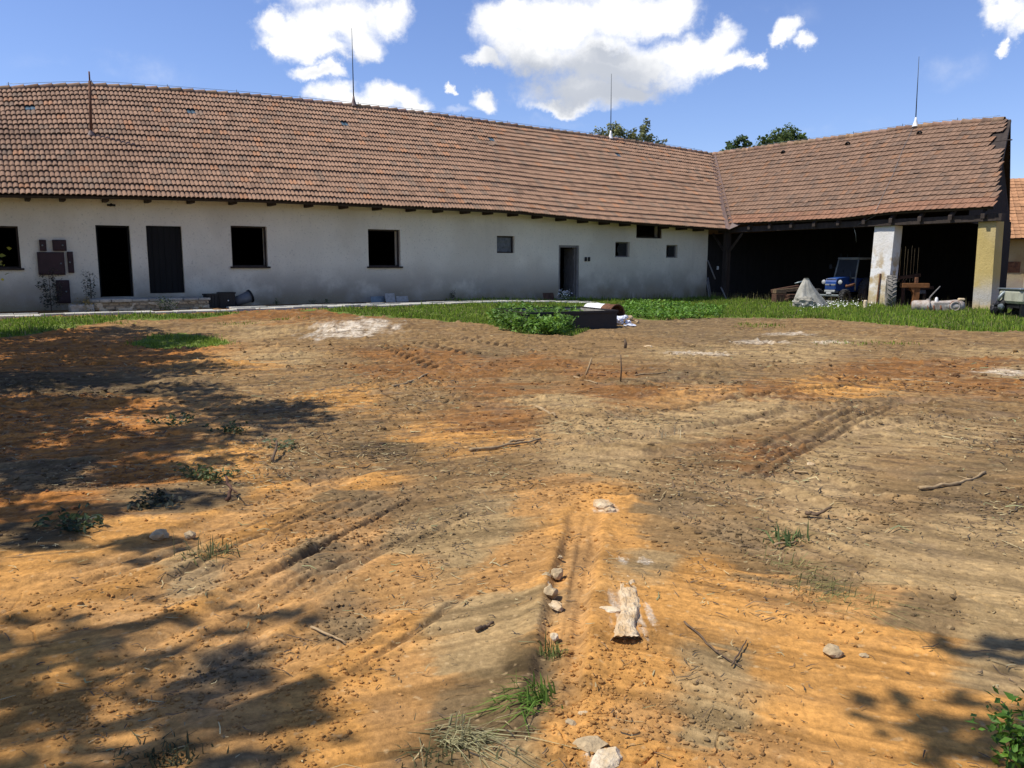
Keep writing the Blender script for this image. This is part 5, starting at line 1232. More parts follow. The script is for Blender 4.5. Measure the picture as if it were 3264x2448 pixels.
tree('walnut_tree', 'loose walnut tree beside the camera with detached unseen leaf clusters added overhead for shade', (-7.4, 1.0, 0), [(-5.59, 2.3, 4.6, .75, .55, .6), (-5.01, 1.9, 5.4, .9, .5, .6), (-6.06, 2.4, 5.2, .9, .8, .7), (_shade_lobe[0], _shade_lobe[1], 5.2, .80, .60, .45), (_shade_lobe2[0], _shade_lobe2[1], 5.2, .75, .40, .40), (-5.97, 1.5, 6.5, 1.2, 1.0, .9)], 900, .17, (.06, .09, .025), 44, .16, 44, 0., None, .2, .42)
# ---- grass
def blades(name, P, H, W, C, rs, lean=.35, matn='grass', dirn=None):
    n = len(P); a = rs.uniform(0, 2 * np.pi, n); w = np.stack([np.cos(a), np.sin(a), np.zeros(n)], 1) * W[:, None]
    b = rs.uniform(0, 2 * np.pi, n) if dirn is None else rs.normal(dirn, .45, n); l = np.stack([np.cos(b), np.sin(b), np.zeros(n)], 1) * (H * np.abs(rs.normal(0, lean, n)))[:, None]
    up = np.array([0, 0, 1.])[None]; q_ = 1 / (1 + .8 * np.linalg.norm(l, axis=1) / H)
    V = np.stack([P - w * .5, P + w * .5, P + l * .35 + up * (H * .6 * q_)[:, None] + w * .35, P + l * .35 + up * (H * .6 * q_)[:, None] - w * .35, P + l + up * (H * .98 * q_ ** 2)[:, None]], 1).reshape(-1, 3)
    b0 = np.arange(n)[:, None] * 5; F = np.concatenate([b0 + np.array([[0, 1, 2, 3]]), b0 + np.array([[3, 2, 4, 4]])], 0)
    Fq = b0 + np.array([[0, 1, 2, 3]]); Ft = b0 + np.array([[3, 2, 4]])
    me_faces = [tuple(f) for f in Fq] + [tuple(f) for f in Ft]
    me = bpy.data.meshes.new(name); nl = n * 7
    me.vertices.add(n * 5); me.vertices.foreach_set('co', V.astype(np.float32).ravel())
    me.loops.add(nl); me.loops.foreach_set('vertex_index', np.concatenate([Fq.ravel(), Ft.ravel()]).astype(np.int32))
    me.polygons.add(n * 2); me.polygons.foreach_set('loop_start', np.concatenate([np.arange(n) * 4, n * 4 + np.arange(n) * 3]).astype(np.int32))
    me.polygons.foreach_set('loop_total', np.concatenate([np.full(n, 4), np.full(n, 3)]).astype(np.int32)); me.update(calc_edges=True)
    ca = me.color_attributes.new('tint', 'FLOAT_COLOR', 'POINT'); c5 = np.repeat(C, 5, 0).reshape(n, 5, 3) * np.array([.55, .55, 1, 1, 1.2])[None, :, None] * 0 + np.repeat(C, 5, 0).reshape(n, 5, 3)
    ca.data.foreach_set('color', np.concatenate([c5.reshape(-1, 3), np.ones((n * 5, 1))], 1).astype(np.float32).ravel())
    me.materials.append(M[matn]); o = bpy.data.objects.new(name, me); COL.objects.link(o); return o
def sample_poly(poly, n, rs):
    G = np.array(poly); lo = G.min(0); hi = G.max(0); out = []
    while len(out) < n:
        q = rs.uniform(lo, hi, (n * 3, 2)); q = q[inpoly(q[:, 0], q[:, 1], poly)]; out.extend(q.tolist())
    return np.array(out[:n])
rs = np.random.default_rng(21)
q = sample_poly(GRASS_POLY, 150000, rs)
e = .18 * fbm(q[:, 0] * 1.8, q[:, 1] * 1.8, 3, 401); keep = inpoly(q[:, 0] + e * .4, q[:, 1] + e * 2.4, GRASS_POLY) & (np.abs(q[:, 0] / q[:, 1]) < 1.0); q = q[keep]
s_, off_ = house_coords(q[:, 0], q[:, 1])
clump = fbm(q[:, 0] * 1.3, q[:, 1] * 1.3, 3, 411); H = .085 + .07 * np.clip(clump + .4, 0, 1.2) + .05 * rs.random(len(q))
H = H + .10 * sstep(-2, 2.5, -s_) * 1.0 + .08 * sstep(2.2, .2, off_) * (s_ > -.2); H *= np.where(rs.random(len(q)) < .04, 1.7, 1)
H = H * np.where((s_ > 8), .72, 1.0)
keep = ~((s_ > 7.9) & (off_ < 2.65) & (rs.random(len(q)) > .12)); q = q[keep]; H = H[keep]; clump = clump[keep]
base = np.array([.235, .315, .045]); dry = np.array([.38, .34, .15])
C = base[None] * (1 + .35 * np.clip(clump, -1, 1) + rs.normal(0, .22, len(q)))[:, None]; m = rs.random(len(q)) < (.12 + .25 * np.clip(-clump, 0, .6)); C[m] = dry * rs.uniform(.6, 1.1, (m.sum(), 1)); m = rs.random(len(q)) < .25; C[m] *= np.array([.6, .8, .7])
Pz = np.column_stack([q, ground_low(q[:, 0], q[:, 1]) - .01])
tag(blades('grass', Pz, H, rs.uniform(.016, .030, len(q)), np.clip(C, .01, .6), rs), kind='stuff')
q = sample_poly(GRASS_PATCH, 9000, rs); q = q[rs.random(len(q)) < sstep(-.25, .35, fbm(q[:, 0] * 1.1, q[:, 1] * .8, 3, 431) + .1) * .5]; q = q + rs.normal(0, .12, q.shape); Pz = np.column_stack([q, ground_low(q[:, 0], q[:, 1]) - .01])
q2 = np.concatenate([np.array([gd(x, y)[:2]]) + rs.normal(0, .16, (70, 2)) * np.array([1.6, 1]) for x, y in [(1620, 700), (1640, 708), (1920, 745), (1835, 745), (1660, 703), (250, 716), (620, 706), (520, 712)]])
Pz = np.concatenate([Pz, np.column_stack([q2, ground_low(q2[:, 0], q2[:, 1])])]); n = len(Pz)
tag(blades('grass_patch', Pz, rs.uniform(.05, .12, n), rs.uniform(.01, .02, n), base[None] * rs.uniform(.6, 1.3, (n, 1)), rs, .6), kind='stuff')
# daisies and white blossoms
C = []; Cn = []
for k in range(430):
    px = rs.normal(1785, 42); py = rs.normal(666, 4.5)
    g = on_ground(px, py); C.append([g[0], g[1], g[2] + rs.uniform(.12, .24)])
C = np.array(C); V, F = leaf_cards(C, .045, rs, 1., 3.); o = np_mesh('daisies', V, F, M['petal'], np.ones((len(V), 3))); tag(o, kind='stuff')
def weed(name, label, cat, base, r, h, n, size, color, seed, flowers=0, stems=9, group=None, asp=.45, spread=1.0):
    rs = np.random.default_rng(seed); t = thing(name, label, cat, base, group); base = np.array(base, float); mb = MB(); tips = []
    for k in range(stems):
        a = rs.uniform(0, 6.28); q = rs.uniform(.2, 1) * r * spread; e = base + [math.cos(a) * q, math.sin(a) * q * .8, h * rs.uniform(.55, 1.)]
        b0 = base + [math.cos(a) * q * .5, math.sin(a) * q * .4, -.02]; tips.append((b0, e)); mb.tube([b0, (b0 + e) / 2 + rs.normal(0, .015, 3), e], [.006, .005, .003], 4)
    if h > .5:
        mb = MB(); mb.tube([base - [0, 0, .02], base + [.01, 0, h * .5], base + [0, .01, h * .9]], [.012, .009, .004], 5); mb.build('stem', M['twig'], t)
    i = rs.integers(0, stems, n); f = rs.uniform(.15, 1.05, n)[:, None]; B = np.array([x[0] for x in tips])[i]; E_ = np.array([x[1] for x in tips])[i]
    leaf_obj('foliage', B + (E_ - B) * f + rs.normal(0, size * .6, (n, 3)), size, color, rs, t, asp=asp)
    if flowers:
        i = rs.integers(0, stems, flowers); C = np.array([x[1] for x in tips])[i] + rs.normal(0, .05, (flowers, 3)); V, F = leaf_cards(C, .05, rs, 1., 2.)
        o = np_mesh('blossom', V, F, M['petal'], np.ones((len(V), 3))); o.parent = t; o.matrix_parent_inverse = Matrix.Translation(-Vector(world_of(t)))
    return t
# nettles round the trough
C = []; T = []
rs = np.random.default_rng(51); mb = MB(); CC = []; tones = []
front = [gd(x, y)[:2] for x, y in [(1068, 694), (1060, 704), (1075, 716), (1130, 725), (1200, 726), (1235, 716), (1255, 700), (1252, 690), (1180, 690), (1100, 686)]]
pts = sample_poly(front, 230, rs)
for (x, y) in pts:
    g = gz(x, y); h = rs.uniform(.26, .42); lx, ly = rs.normal(0, .05, 2); mb.tube([(x, y, g - .02), (x + lx * .4, y + ly * .4, g + h * .6), (x + lx, y + ly, g + h)], [.006, .005, .003], 4)
    tn = rs.normal(1, .18)
    for k in range(30):
        f = rs.uniform(.12, 1.04); CC.append([x + lx * f + rs.normal(0, .055), y + ly * f + rs.normal(0, .055), g + h * f]); tones.append(tn)
nt_ = thing('nettle_patch', 'lush green nettles growing up against the front of the dark trough', 'nettles', (*pts.mean(0), gz(*pts.mean(0))))
leaf_obj('foliage', np.array(CC), .115, (.13, .25, .035), rs, nt_, asp=.5, var=.25, droop=.35, cl=np.array(tones), up=.9)
# broad-leaf growth right of the trough
pts = sample_poly([gd(x, y)[:2] for x, y in [(1345, 668), (1350, 688), (1440, 692), (1540, 688), (1570, 676), (1480, 664), (1380, 662)]], 420, rs); CC = []
for (x, y) in pts:
    g = gz(x, y); h = rs.uniform(.10, .24)
    for k in range(12): CC.append([x + rs.normal(0, .07), y + rs.normal(0, .07), g + h * rs.uniform(.3, 1.05)])
tag(leaf_obj('ground_ivy', np.array(CC), .09, (.13, .26, .03), rs, asp=.7, up=.9), kind='stuff')
W = lambda s_px, off: (lambda p: (p[0], p[1], gz(p[0], p[1])))(PA(onA(*s_px, off)[0], off, 0))
weed('dry_shrub', 'dusty dark shrub at the wall left of the low meter box', 'shrub', W((165, 1005), .35), .38, 1.15, 700, .06, (.06, .065, .045), 61, 0, 22)
weed('wall_shrub', 'thin dark shrub rising at the left side of the open door', 'shrub', (*PA(onA(290, 940, .35)[0], .35, 0)[:2], .58), .22, .75, 300, .055, (.045, .055, .035), 62, 0, 14)
weed('yellow_weed', 'yellowed dry weed growing before the left of the landing', 'weed', W((280, 985), 1.5), .4, .34, 320, .055, (.24, .19, .06), 63, 0, 16)
weed('green_weed', 'green weed growing before the right end of the landing', 'weed', W((535, 1000), 1.5), .28, .38, 260, .055, (.10, .15, .035), 64, 0, 14)
weed('green_weed', 'small green weed between the landing and the black crates', 'weed', W((648, 980), 1.2), .18, .28, 130, .05, (.12, .17, .035), 65, 0, 9)
weed('white_flower_clump', 'clump of white flowers in the grass before the half open door', 'flowers', on_ground(1216, 652), .28, .36, 240, .05, (.11, .18, .04), 66, 150, 18)
weed('wall_weed', 'dark weed at the foot of the wall between the grey sheets and the film window', 'weed', W((1443, 968), .2), .22, .34, 140, .05, (.05, .07, .03), 67, 0, 10)
for k, (x, lab) in enumerate(((880, 'tiny weed at the wall foot right of the bucket'), (1000, 'tiny weed at the wall foot left of the grey sheets'), (1045, 'small weed at the wall foot next to the low tin sheet'))):
    weed('wall_weed', lab, 'weed', W((x, 975), .25), .15, .16, 70, .045, (.09, .13, .035), 70 + k, 0, 7)
tall = []
for k in range(420):
    s = rs.uniform(.2, 5.2); p = PA(s, rs.uniform(.15, .8), 0) if k < 150 else PB(rs.uniform(.3, 11.5), rs.uniform(-.7, .9), 0); g = gz(p[0], p[1]); tall.append((p[0], p[1], g, rs.uniform(.30, .60)))
tall = np.array(tall); n = len(tall); C = np.tile(np.array([[.30, .27, .13]]), (n, 1)) * rs.uniform(.6, 1.2, (n, 1))
o = blades('tall_grass', tall[:, :3], tall[:, 3], np.full(n, .012), C, rs, .18); tag(o, kind='stuff')
# weeds and tufts on the bare soil
def tuft(name, label, base, n, h, color, seed, lean=.7, r=.06, w=.006, group=None, cat='grass tuft', dirn=None):
    rs = np.random.default_rng(seed); base = np.array(base, float); P = np.column_stack([rs.normal(base[0], r, n), rs.normal(base[1], r * .8, n), np.full(n, base[2] - .01)])
    o = blades(name, P - base[None] * 1.0, np.abs(rs.normal(h, h * .3, n)), rs.uniform(w * .6, w * 1.4, n), np.array(color)[None] * rs.uniform(.6, 1.4, (n, 1)), rs, lean, dirn=dirn); o.location = tuple(base); tag(o, label, cat, group); return o
tuft('grass_tuft', 'green grass tuft with flat leaves low in the picture, next to the orange strip', on_ground(1150, 1505), 150, .075, (.17, .28, .05), 81, 1.5, .05, .007, dirn=3.6)
tuft('grass_tuft', 'small green tuft on the grey clay edge, above the larger green one', on_ground(1193, 1410), 60, .07, (.16, .20, .06), 82, .5, .025, .005)
tuft('straw_tuft', 'bundle of pale dry straw lying at the bottom of the picture', on_ground(975, 1585), 120, .10, (.44, .40, .21), 83, 2.6, .045, .005, cat='straw', dirn=-.5)
tuft('dark_tuft', 'dark matted grass under the dry straw bundle', on_ground(985, 1632), 160, .05, (.10, .10, .045), 84, 1.4, .07, .006)
tuft('dark_tuft', 'dark flattened grass in the shade at the bottom left', on_ground(345, 1640), 200, .045, (.10, .10, .05), 85, 1.4, .06, .007)
tuft('grass_tuft', 'torn tuft with grey green blades on the orange sand at left', on_ground(447, 1200), 90, .11, (.18, .19, .08), 86, 1., .06, .006)
for k, (x, y, n, lab) in enumerate(((1690, 1215, 60, 'first'), (1735, 1262, 90, 'second'), (1775, 1285, 110, 'third'), (1850, 1310, 60, 'lowest right'))):
    tuft('grass_streak', f'{lab} tuft of the flattened grass streak on the right foreground', on_ground(x, y), n, .10, (.26, .26, .10), 90 + k, 2.4, .08, .004, 'tufts of the flattened grass streak', dirn=-.7)
tuft('grass_tuft', 'small leafy tuft beside a pale stick, right of the chalky lumps', on_ground(1703, 1168), 60, .10, (.16, .22, .08), 95, .9, .05, .012)
tuft('cut_stalks', 'cluster of pale cut stalks standing up in the middle right', on_ground(1443, 945), 9, .13, (.60, .50, .30), 96, .35, .06, .010, cat='stalks')
for k, (x, y, r, n, c, lab) in enumerate(((460, 1030, .20, 240, (.10, .13, .045), 'biggest leafy weed clump at the edge of the left shade'), (612, 970, .14, 120, (.16, .19, .09), 'pale leafy weed clump on the soil, right of the shade'), (380, 915, .22, 160, (.05, .085, .03), 'dark green weed in the upper part of the left shade'), (500, 938, .22, 170, (.06, .085, .03), 'dark weed strip where the left shade ends'),
      (170, 1138, .17, 240, (.05, .08, .03), 'dark weed clump at the far left of the shade'), (355, 1092, .15, 200, (.055, .065, .04), 'greyish weed clump low in the shade'), (150, 725, .5, 60, (.06, .09, .02), 'weed at the grass edge on the far left'))):
    weed('yard_weed', lab, 'weed', on_ground(x, y), r, .07, n, .045, c, 100 + k, 0, 10, spread=1.3)
weed('leafy_bush', 'bright green leafy bush cut by the bottom right corner', 'bush', on_ground(2262, 1675), .20, .20, 700, .035, (.085, .19, .02), 110, 0, 16)
# a twig of the maple reaching into the picture on the left
p = at_depth(-10, 805, 9.4); mb = MB(); t = thing('maple_twig', 'yellow green leafy twig poking in at the left edge', 'twig', p - np.array([1.2, -.3, -.5]))
mb.tube([p - [1.6, -.4, -.7], p - [.6, -.1, -.25], p + [.05, 0, -.1]], [.02, .012, .005], 5); mb.build('twig', M['bark'], t)
rs = np.random.default_rng(5); C = p + rs.normal(0, 1, (34, 3)) * np.array([.08, .1, .16]) - np.array([.05, 0, .05]); leaf_obj('foliage', C, .09, (.24, .26, .03), rs, t)

# ---------------------------------------------------------------- stones, sticks and litter on the yard
def rock(name, label, px, py, r, squash, matn, seed, rough=.3, sink=.35, sub=3, rz=0., group=None, cat='stone'):
    p = on_ground(px, py); mb = MB(); mb.blob((0, 0, 0), r, sub, rough, seed, squash=squash); o = mb.build(name, M[matn]); o.location = (p[0], p[1], p[2] + r * squash[2] * (1 - sink * 2)); o.rotation_euler[2] = rz; tag(o, label, cat, group); return o
# the long chalk rock with an undercut front
Lr = [(1336, 1256), (1330, 1285), (1338, 1322), (1328, 1366), (1314, 1402)]; Rr = [(1371, 1252), (1378, 1285), (1390, 1325), (1374, 1366), (1390, 1400)]
n, m = 54, 30; vs = []; o0 = on_ground(1352, 1345); tt = np.linspace(0, 1, 5)
def edge(E, f): return gd(float(np.interp(f, tt, [q[0] for q in E])), float(np.interp(f, tt, [q[1] for q in E])))
for i in range(n):
    f = min(i / (n - 8), 1.); cur = max(0, i - (n - 8)) / 7.
    a_, b_ = edge(Lr, f), edge(Rr, f); h = -.010 + .040 * f ** .8 + .009 * float(perlin(f * 7, 2.2, 513))
    for j in range(m):
        u = j / (m - 1); p = a_ + (b_ - a_) * (u + (.16 * float(fbm(f * 7 + 3, .5 + (u > .5) * 4, 4, 507, .6)) * (2 * abs(u - .5)) + .05 * float(fbm(f * 5, u * 3, 3, 508))) * (1 - .5 * cur)); pr = (1 - abs(2 * u - 1) ** 6)
        bow = -.030 * (1 - (2 * u - 1) ** 2) * f ** 3
        z = h * pr * (1 - cur ** 1.5 * 1.1) - .02 * (1 - pr) + .012 * float(fbm(p[0] * 22, p[1] * 14, 5, 501, .62)) * (1 - cur) - .012 * cur
        vs.append((p[0] - o0[0], p[1] + bow * (1 - cur) + .045 * cur ** 1.3 - o0[1] + .006 * float(perlin(u * 9, f * 8, 505)), z))
mb = MB(); mb.add(vs, [(i * m + j, i * m + j + 1, (i + 1) * m + j + 1, (i + 1) * m + j) for i in range(n - 1) for j in range(m - 1)]); o = mb.build('chalk_rock', M['chalk']); o.location = tuple(o0); tag(o, 'long white chalk rock with undercut front in the orange foreground', 'rock')
rock('chalk_flake', 'pointed white flake at the left flank of the long chalk rock', 1318, 1322, .030, (1.5, .8, .55), 'chalk_white', 511, .35, .3, 2, -.5)
for k, (x, y, r, sq, m, lab) in enumerate(((1179, 1249, .022, (1, 1, .9), 'stone', 'small round tan stone, left one of the top pair in the stone line'), (1203, 1244, .030, (1.1, 1, .9), 'stone', 'bumpy tan stone, right one of the top pair in the stone line'), (1178, 1264, .020, (1.3, .9, .7), 'chalk_white', 'flat whitish stone just below the top pair of the stone line'), (1188, 1284, .034, (.95, 1, .9), 'stone', 'largest tan stone in the middle of the stone line'),
       (1202, 1311, .028, (1.4, .8, .6), 'chalk', 'angular pale stone at the lower end of the stone line'), (1198, 1379, .018, (1, 1, .9), 'chalk_white', 'single white cube like stone above the green tufts'), (1210, 1206, .014, (1, 1, .8), 'stone', 'tiny stone at the far end of the stone line'),
       (1276, 1612, .046, (1.1, .9, .4), 'stone', 'flat pale slab stone at the bottom edge, upper of two'), (1308, 1648, .050, (1.4, .8, .35), 'chalk_white', 'white slab stone cut by the bottom edge'), (1302, 1096, .055, (1.4, .9, .6), 'chalk', 'chalky lump at the head of the orange strip, left one'), (1318, 1106, .035, (1.2, .9, .6), 'chalk', 'small chalky lump with a dark hollow, right one'),
       (1800, 1410, .034, (1.2, 1, .6), 'stone', 'grey green clod on the orange sand at lower right'), (1866, 1418, .014, (1.2, 1, .6), 'stone', 'tiny grey stone right of the grey green clod'), (345, 1160, .042, (1.2, 1, .7), 'stone', 'tan stone in the left shade beside the weeds'), (410, 1158, .03, (1.1, 1, .6), 'stone', 'smaller stone in the left shade beside the larger tan stone'),
       (1280, 1610 - 290, .012, (1, 1, .8), 'chalk', 'little pale stone between the stone line and the chalk rock'), (1232, 1563, .016, (1.2, 1, .6), 'stone', 'pale flat pebble left of the bottom slabs'), (1264, 1545, .018, (1.3, .9, .5), 'chalk', 'pale flat pebble above the bottom slabs'), (1750, 1005, .03, (1.5, 1, .5), 'chalk', 'whitish stone in the tan middle right'), (1400, 690 + 60, .05, (1.5, 1, .5), 'chalk', 'pale flat stone on the brown soil near the trough'))):
    rock('field_stone' if m != 'chalk_white' else 'white_stone', lab, x, y, r, sq, m, 520 + k, .3, .3, 2, k * 1.3, 'stones on the yard soil')
def stick(name, label, pts, r, matn, up=(0, 0), seed=0, cat='stick', fork=False):
    rs = np.random.default_rng(seed); P = []
    for i, q in enumerate(pts):
        g = on_ground(q[0], q[1]); g[2] += r * 1.2 + (q[2] if len(q) > 2 else 0); P.append(g)
    o0 = P[0].copy(); P = [p - o0 for p in P]; D = []
    for a, b_ in zip(P[:-1], P[1:]):
        for k in range(4): D.append(a + (b_ - a) * k / 4 + rs.normal(0, r * .5, 3) * (k > 0))
    D.append(P[-1]); n = len(D); mb = MB(); mb.tube(D, [r * (1.1 - .5 * i / n) * rs.uniform(.85, 1.15) for i in range(n)], 7)
    if fork: b0 = D[n * 2 // 3]; mb.tube([b0, b0 + rs.normal(0, 1, 3) * r * 7 * np.array([1, 1, .4])], [r * .6, r * .3], 5)
    o = mb.build(name, M[matn]); o.location = tuple(o0); tag(o, label, cat); return o
stick('rotten_log', 'split rotten branch lying dark side out in the middle of the yard', [(1015, 976), (1060, 972), (1110, 963), (1168, 952)], .013, 'stick', seed=1, cat='branch')
stick('rotten_log', 'short broken piece lying just above the split rotten branch', [(1100, 958), (1135, 952), (1168, 950)], .009, 'stick', seed=2, cat='branch')
stick('bent_stick', 'pale bent stick on brown soil left of the middle', [(848, 838), (880, 830), (908, 819), (925, 810)], .016, 'stick', seed=3)
stick('curved_stick', 'long curved peeled stick on the right side of the yard', [(1985, 1058), (2050, 1052), (2095, 1040), (2128, 1024)], .012, 'stick', seed=4, fork=True)
stick('long_stick', 'long straight pale stick lying far right', [(1925, 823), (1990, 825), (2060, 830)], .014, 'stick', seed=5)
stick('thin_stick', 'thin straw coloured stick beside the leafy tuft on the right', [(1477 + 195, 1180), (1720, 1172)], .006, 'stick', seed=6)
stick('dark_root', 'long dark root running down the right foreground', [(1478, 1345), (1510, 1372), (1545, 1408), (1602, 1442)], .004, 'twig', seed=7, fork=True, cat='root')
stick('dark_root', 'short dark root below the flattened grass streak', [(1580, 1440), (1598, 1410), (1612, 1385)], .0035, 'twig', seed=8, cat='root')
stick('straight_twig', 'straight dry stalk lying on the shaded orange clods', [(672, 1357), (710, 1374), (748, 1392)], .005, 'stick', seed=9, cat='twig')
stick('dark_twig', 'stubby dark twig on the smooth clay, low centre', [(1028, 1366), (1048, 1358), (1066, 1350)], .009, 'twig', seed=10, cat='twig')
stick('dark_twig', 'dark knobbly twig on the brown soil, right of centre', [(1740, 1112), (1765, 1116), (1795, 1118, .05)], .012, 'twig', seed=11, cat='twig', fork=True)
stick('broken_stick', 'pale broken stick beside the dark knobbly twig', [(1715, 1100 - 80), (1745, 1024)], .008, 'stick', seed=12)
stick('diagonal_stick', 'pale peeled stick lying diagonal above the split branch', [(1157, 882), (1185, 895), (1200, 903)], .016, 'stick', seed=13)
stick('fallen_stalk', 'pale fallen stalk beside the upright stakes', [(1240, 817), (1262, 824), (1290, 831)], .014, 'stick', seed=14)
stick('fallen_stalk', 'pale fallen stalk right of the upright stakes', [(1372, 812), (1440, 806)], .010, 'stick', seed=15)
def stake(label, px, py, h, lx, r, matn): 
    p = on_ground(px, py); mb = MB(); mb.tube([(0, 0, -.05), (lx * .5 + .01, 0, h * .5), (lx, .02, h)], [r, r * .9, r * .7], 7); o = mb.build('stake', M[matn]); o.location = tuple(p); tag(o, label, 'stake', 'stakes in the yard')
stake('dark upright stake stuck in the brown soil', 1340, 828, .36, 0., .011, 'twig')
stake('tan leaning stake left of the dark upright one', 1262, 812, .24, .10, .016, 'stick')
stake('short dark peg in front of the trough', 1350, 753, .16, .0, .03, 'twig')
stick('orange_root', 'curly orange root standing up from the sand at left', [(490, 1085), (500, 1078, .05), (490, 1066, .10)], .012, 'wood_red', seed=16, cat='root', fork=True)
stick('mossy_root', 'dark torn root on the left beside the pale weed clump', [(590, 1000), (597, 990, .05), (598, 978, .08)], .012, 'twig', seed=17, cat='root', fork=True)
# uncountable crumbs, straw and bark bits, one object each
def scatter_px(n, rs, ylo=742, yhi=1720, xlo=-120, xhi=2330):
    px = rs.uniform(xlo, xhi, n); py = ylo + (yhi - ylo) * rs.random(n) ** .8; t = np.array([ray(a / .6777, b / .6777) for a, b in zip(px, py)]); k = -EYE / t[:, 2]; P = t * k[:, None]
    return P[:, 0], P[:, 1], px, py
rs = np.random.default_rng(61)
x, y, px, py = scatter_px(70000, rs)
r = np.hypot(x, y)
def band(px, py, a, b_, w): 
    L = math.hypot(b_[0] - a[0], b_[1] - a[1]); tx, ty = (b_[0] - a[0]) / L, (b_[1] - a[1]) / L; t = np.clip((px - a[0]) * tx + (py - a[1]) * ty, 0, L); return np.exp(-(np.hypot(px - a[0] - t * tx, py - a[1] - t * ty) / w) ** 2)
den = .008 + .40 * sstep(.22, .55, fbm(x * 1.1, y * 1.1, 3, 611)) * .6
for a, b_, w in (((330, 1320), (880, 1060), 28), ((130, 1580), (820, 1330), 45), ((700, 1330), (1000, 1190), 25), ((780, 1440), (640, 1620), 60), ((1250, 1500), (1600, 1600), 90), ((1550, 1180), (1800, 1350), 50), ((1350, 1420), (1230, 1640), 50)):
    den = den + .8 * band(px, py, a, b_, w)
for pts in CREASES:
    d, l, tot, sd = along(x, y, pts); den = den + .35 * np.exp(-((d - .06) / .05) ** 2)
keep = rs.random(len(x)) < den * .4; x = x[keep]; y = y[keep]; r = r[keep]
size = np.clip(rs.lognormal(math.log(.0042), .5, len(x)), .0018, .010) * np.clip(.8 + r * .09, .8, 2.2)
z = fields(x, y)[0]; col = soil_color(x, y) * rs.uniform(.65, 1.1, (len(x), 1))
iv, if_ = ICO[1]; iv = np.array(iv); if_ = np.array(if_); nv = len(iv)
J = 1 + rs.uniform(-.32, .32, (len(x), nv)); V = iv[None] * (J * size[:, None])[:, :, None] * np.stack([rs.uniform(.8, 1.4, len(x)), rs.uniform(.8, 1.3, len(x)), rs.uniform(.6, .95, len(x))], 1)[:, None, :]
V = V + np.stack([x, y, z + size * .25], 1)[:, None, :]; F = (if_[None] + (np.arange(len(x)) * nv)[:, None, None]).reshape(-1, 3)
tag(np_mesh('soil_crumbs', V.reshape(-1, 3), F, M['clod'], np.repeat(np.clip(col, .03, .8), nv, 0)), kind='stuff')
x, y, px, py = scatter_px(60000, rs, 735, 1180)
den = .06 + .8 * sstep(-.1, .5, fbm(x * .9, y * .9, 3, 631)); keep = (rs.random(len(x)) < den * .42) & ~inpoly(x, y, GRASS_POLY); x = x[keep]; y = y[keep]; r = np.hypot(x, y)
size = np.clip(rs.lognormal(math.log(.0011), .45, len(x)), .0006, .0028) * np.clip(r, 4, 14); z = fields(x, y)[0]; col = soil_color(x, y) * rs.uniform(.5, 1.0, (len(x), 1))
J = 1 + rs.uniform(-.35, .35, (len(x), nv)); V = iv[None] * (J * size[:, None])[:, :, None] * np.stack([rs.uniform(.9, 2.0, len(x)), rs.uniform(.8, 1.4, len(x)), rs.uniform(.5, .95, len(x))], 1)[:, None, :]
V = V + np.stack([x, y, z + size * .2], 1)[:, None, :]; F = (if_[None] + (np.arange(len(x)) * nv)[:, None, None]).reshape(-1, 3)
tag(np_mesh('soil_clods', V.reshape(-1, 3), F, M['clod'], np.repeat(np.clip(col, .03, .8), nv, 0)), kind='stuff')
# straw and bark litter
x, y, px, py = scatter_px(170000, rs, 690, 1700)
far_ = np.exp(-((np.minimum(py, 1400) - 900) / 230.) ** 2); den = .004 + .03 * sstep(.0, .45, fbm(x * 1.3, y * 1.3, 3, 623)) + .75 * sstep(-.25, .45, fbm(x * .75, y * .75, 3, 621)) * far_ + .5 * band(px, py, (560, 900), (760, 760), 110) + .35 * band(px, py, (560, 990), (900, 880), 90)
keep = (rs.random(len(x)) < den * .6); x = x[keep]; y = y[keep]; n = len(x); r = np.hypot(x, y)
L = np.clip(rs.lognormal(math.log(.036), .6, n), .012, .25) * np.clip(.5 + r * .07, .6, 1.9); w = np.clip(.0016 + r * .0009, .0022, .014) * rs.uniform(.6, 1.3, n)
a = rs.normal(.25, .9, n); d = np.stack([np.cos(a), np.sin(a), rs.normal(0, .10, n)], 1); s = np.stack([-np.sin(a), np.cos(a), rs.normal(0, .3, n)], 1)
z = fields(x, y)[0]; P = np.stack([x, y, z + .004 + rs.random(n) * .012], 1); bend = s * (L * rs.normal(0, .12, n))[:, None]
V = np.stack([P - d * L[:, None] / 2 - s * w[:, None] / 2, P - s * w[:, None] / 2 + bend, P + d * L[:, None] / 2 - s * w[:, None] / 4, P + d * L[:, None] / 2 + s * w[:, None] / 4, P + s * w[:, None] / 2 + bend, P - d * L[:, None] / 2 + s * w[:, None] / 2], 1)
b0 = (np.arange(n) * 6)[:, None]; F = np.concatenate([b0 + np.array([[0, 1, 4, 5]]), b0 + np.array([[1, 2, 3, 4]])])
pal = np.array([[.50, .40, .20], [.36, .27, .13], [.17, .11, .06], [.08, .06, .04], [.26, .26, .12]]); c = pal[rs.choice(5, n, p=[.15, .17, .30, .33, .05])] * rs.uniform(.7, 1.25, (n, 1))
tag(np_mesh('straw_litter', V.reshape(-1, 3), F, M['straw'], np.repeat(c, 6, 0)), kind='stuff')

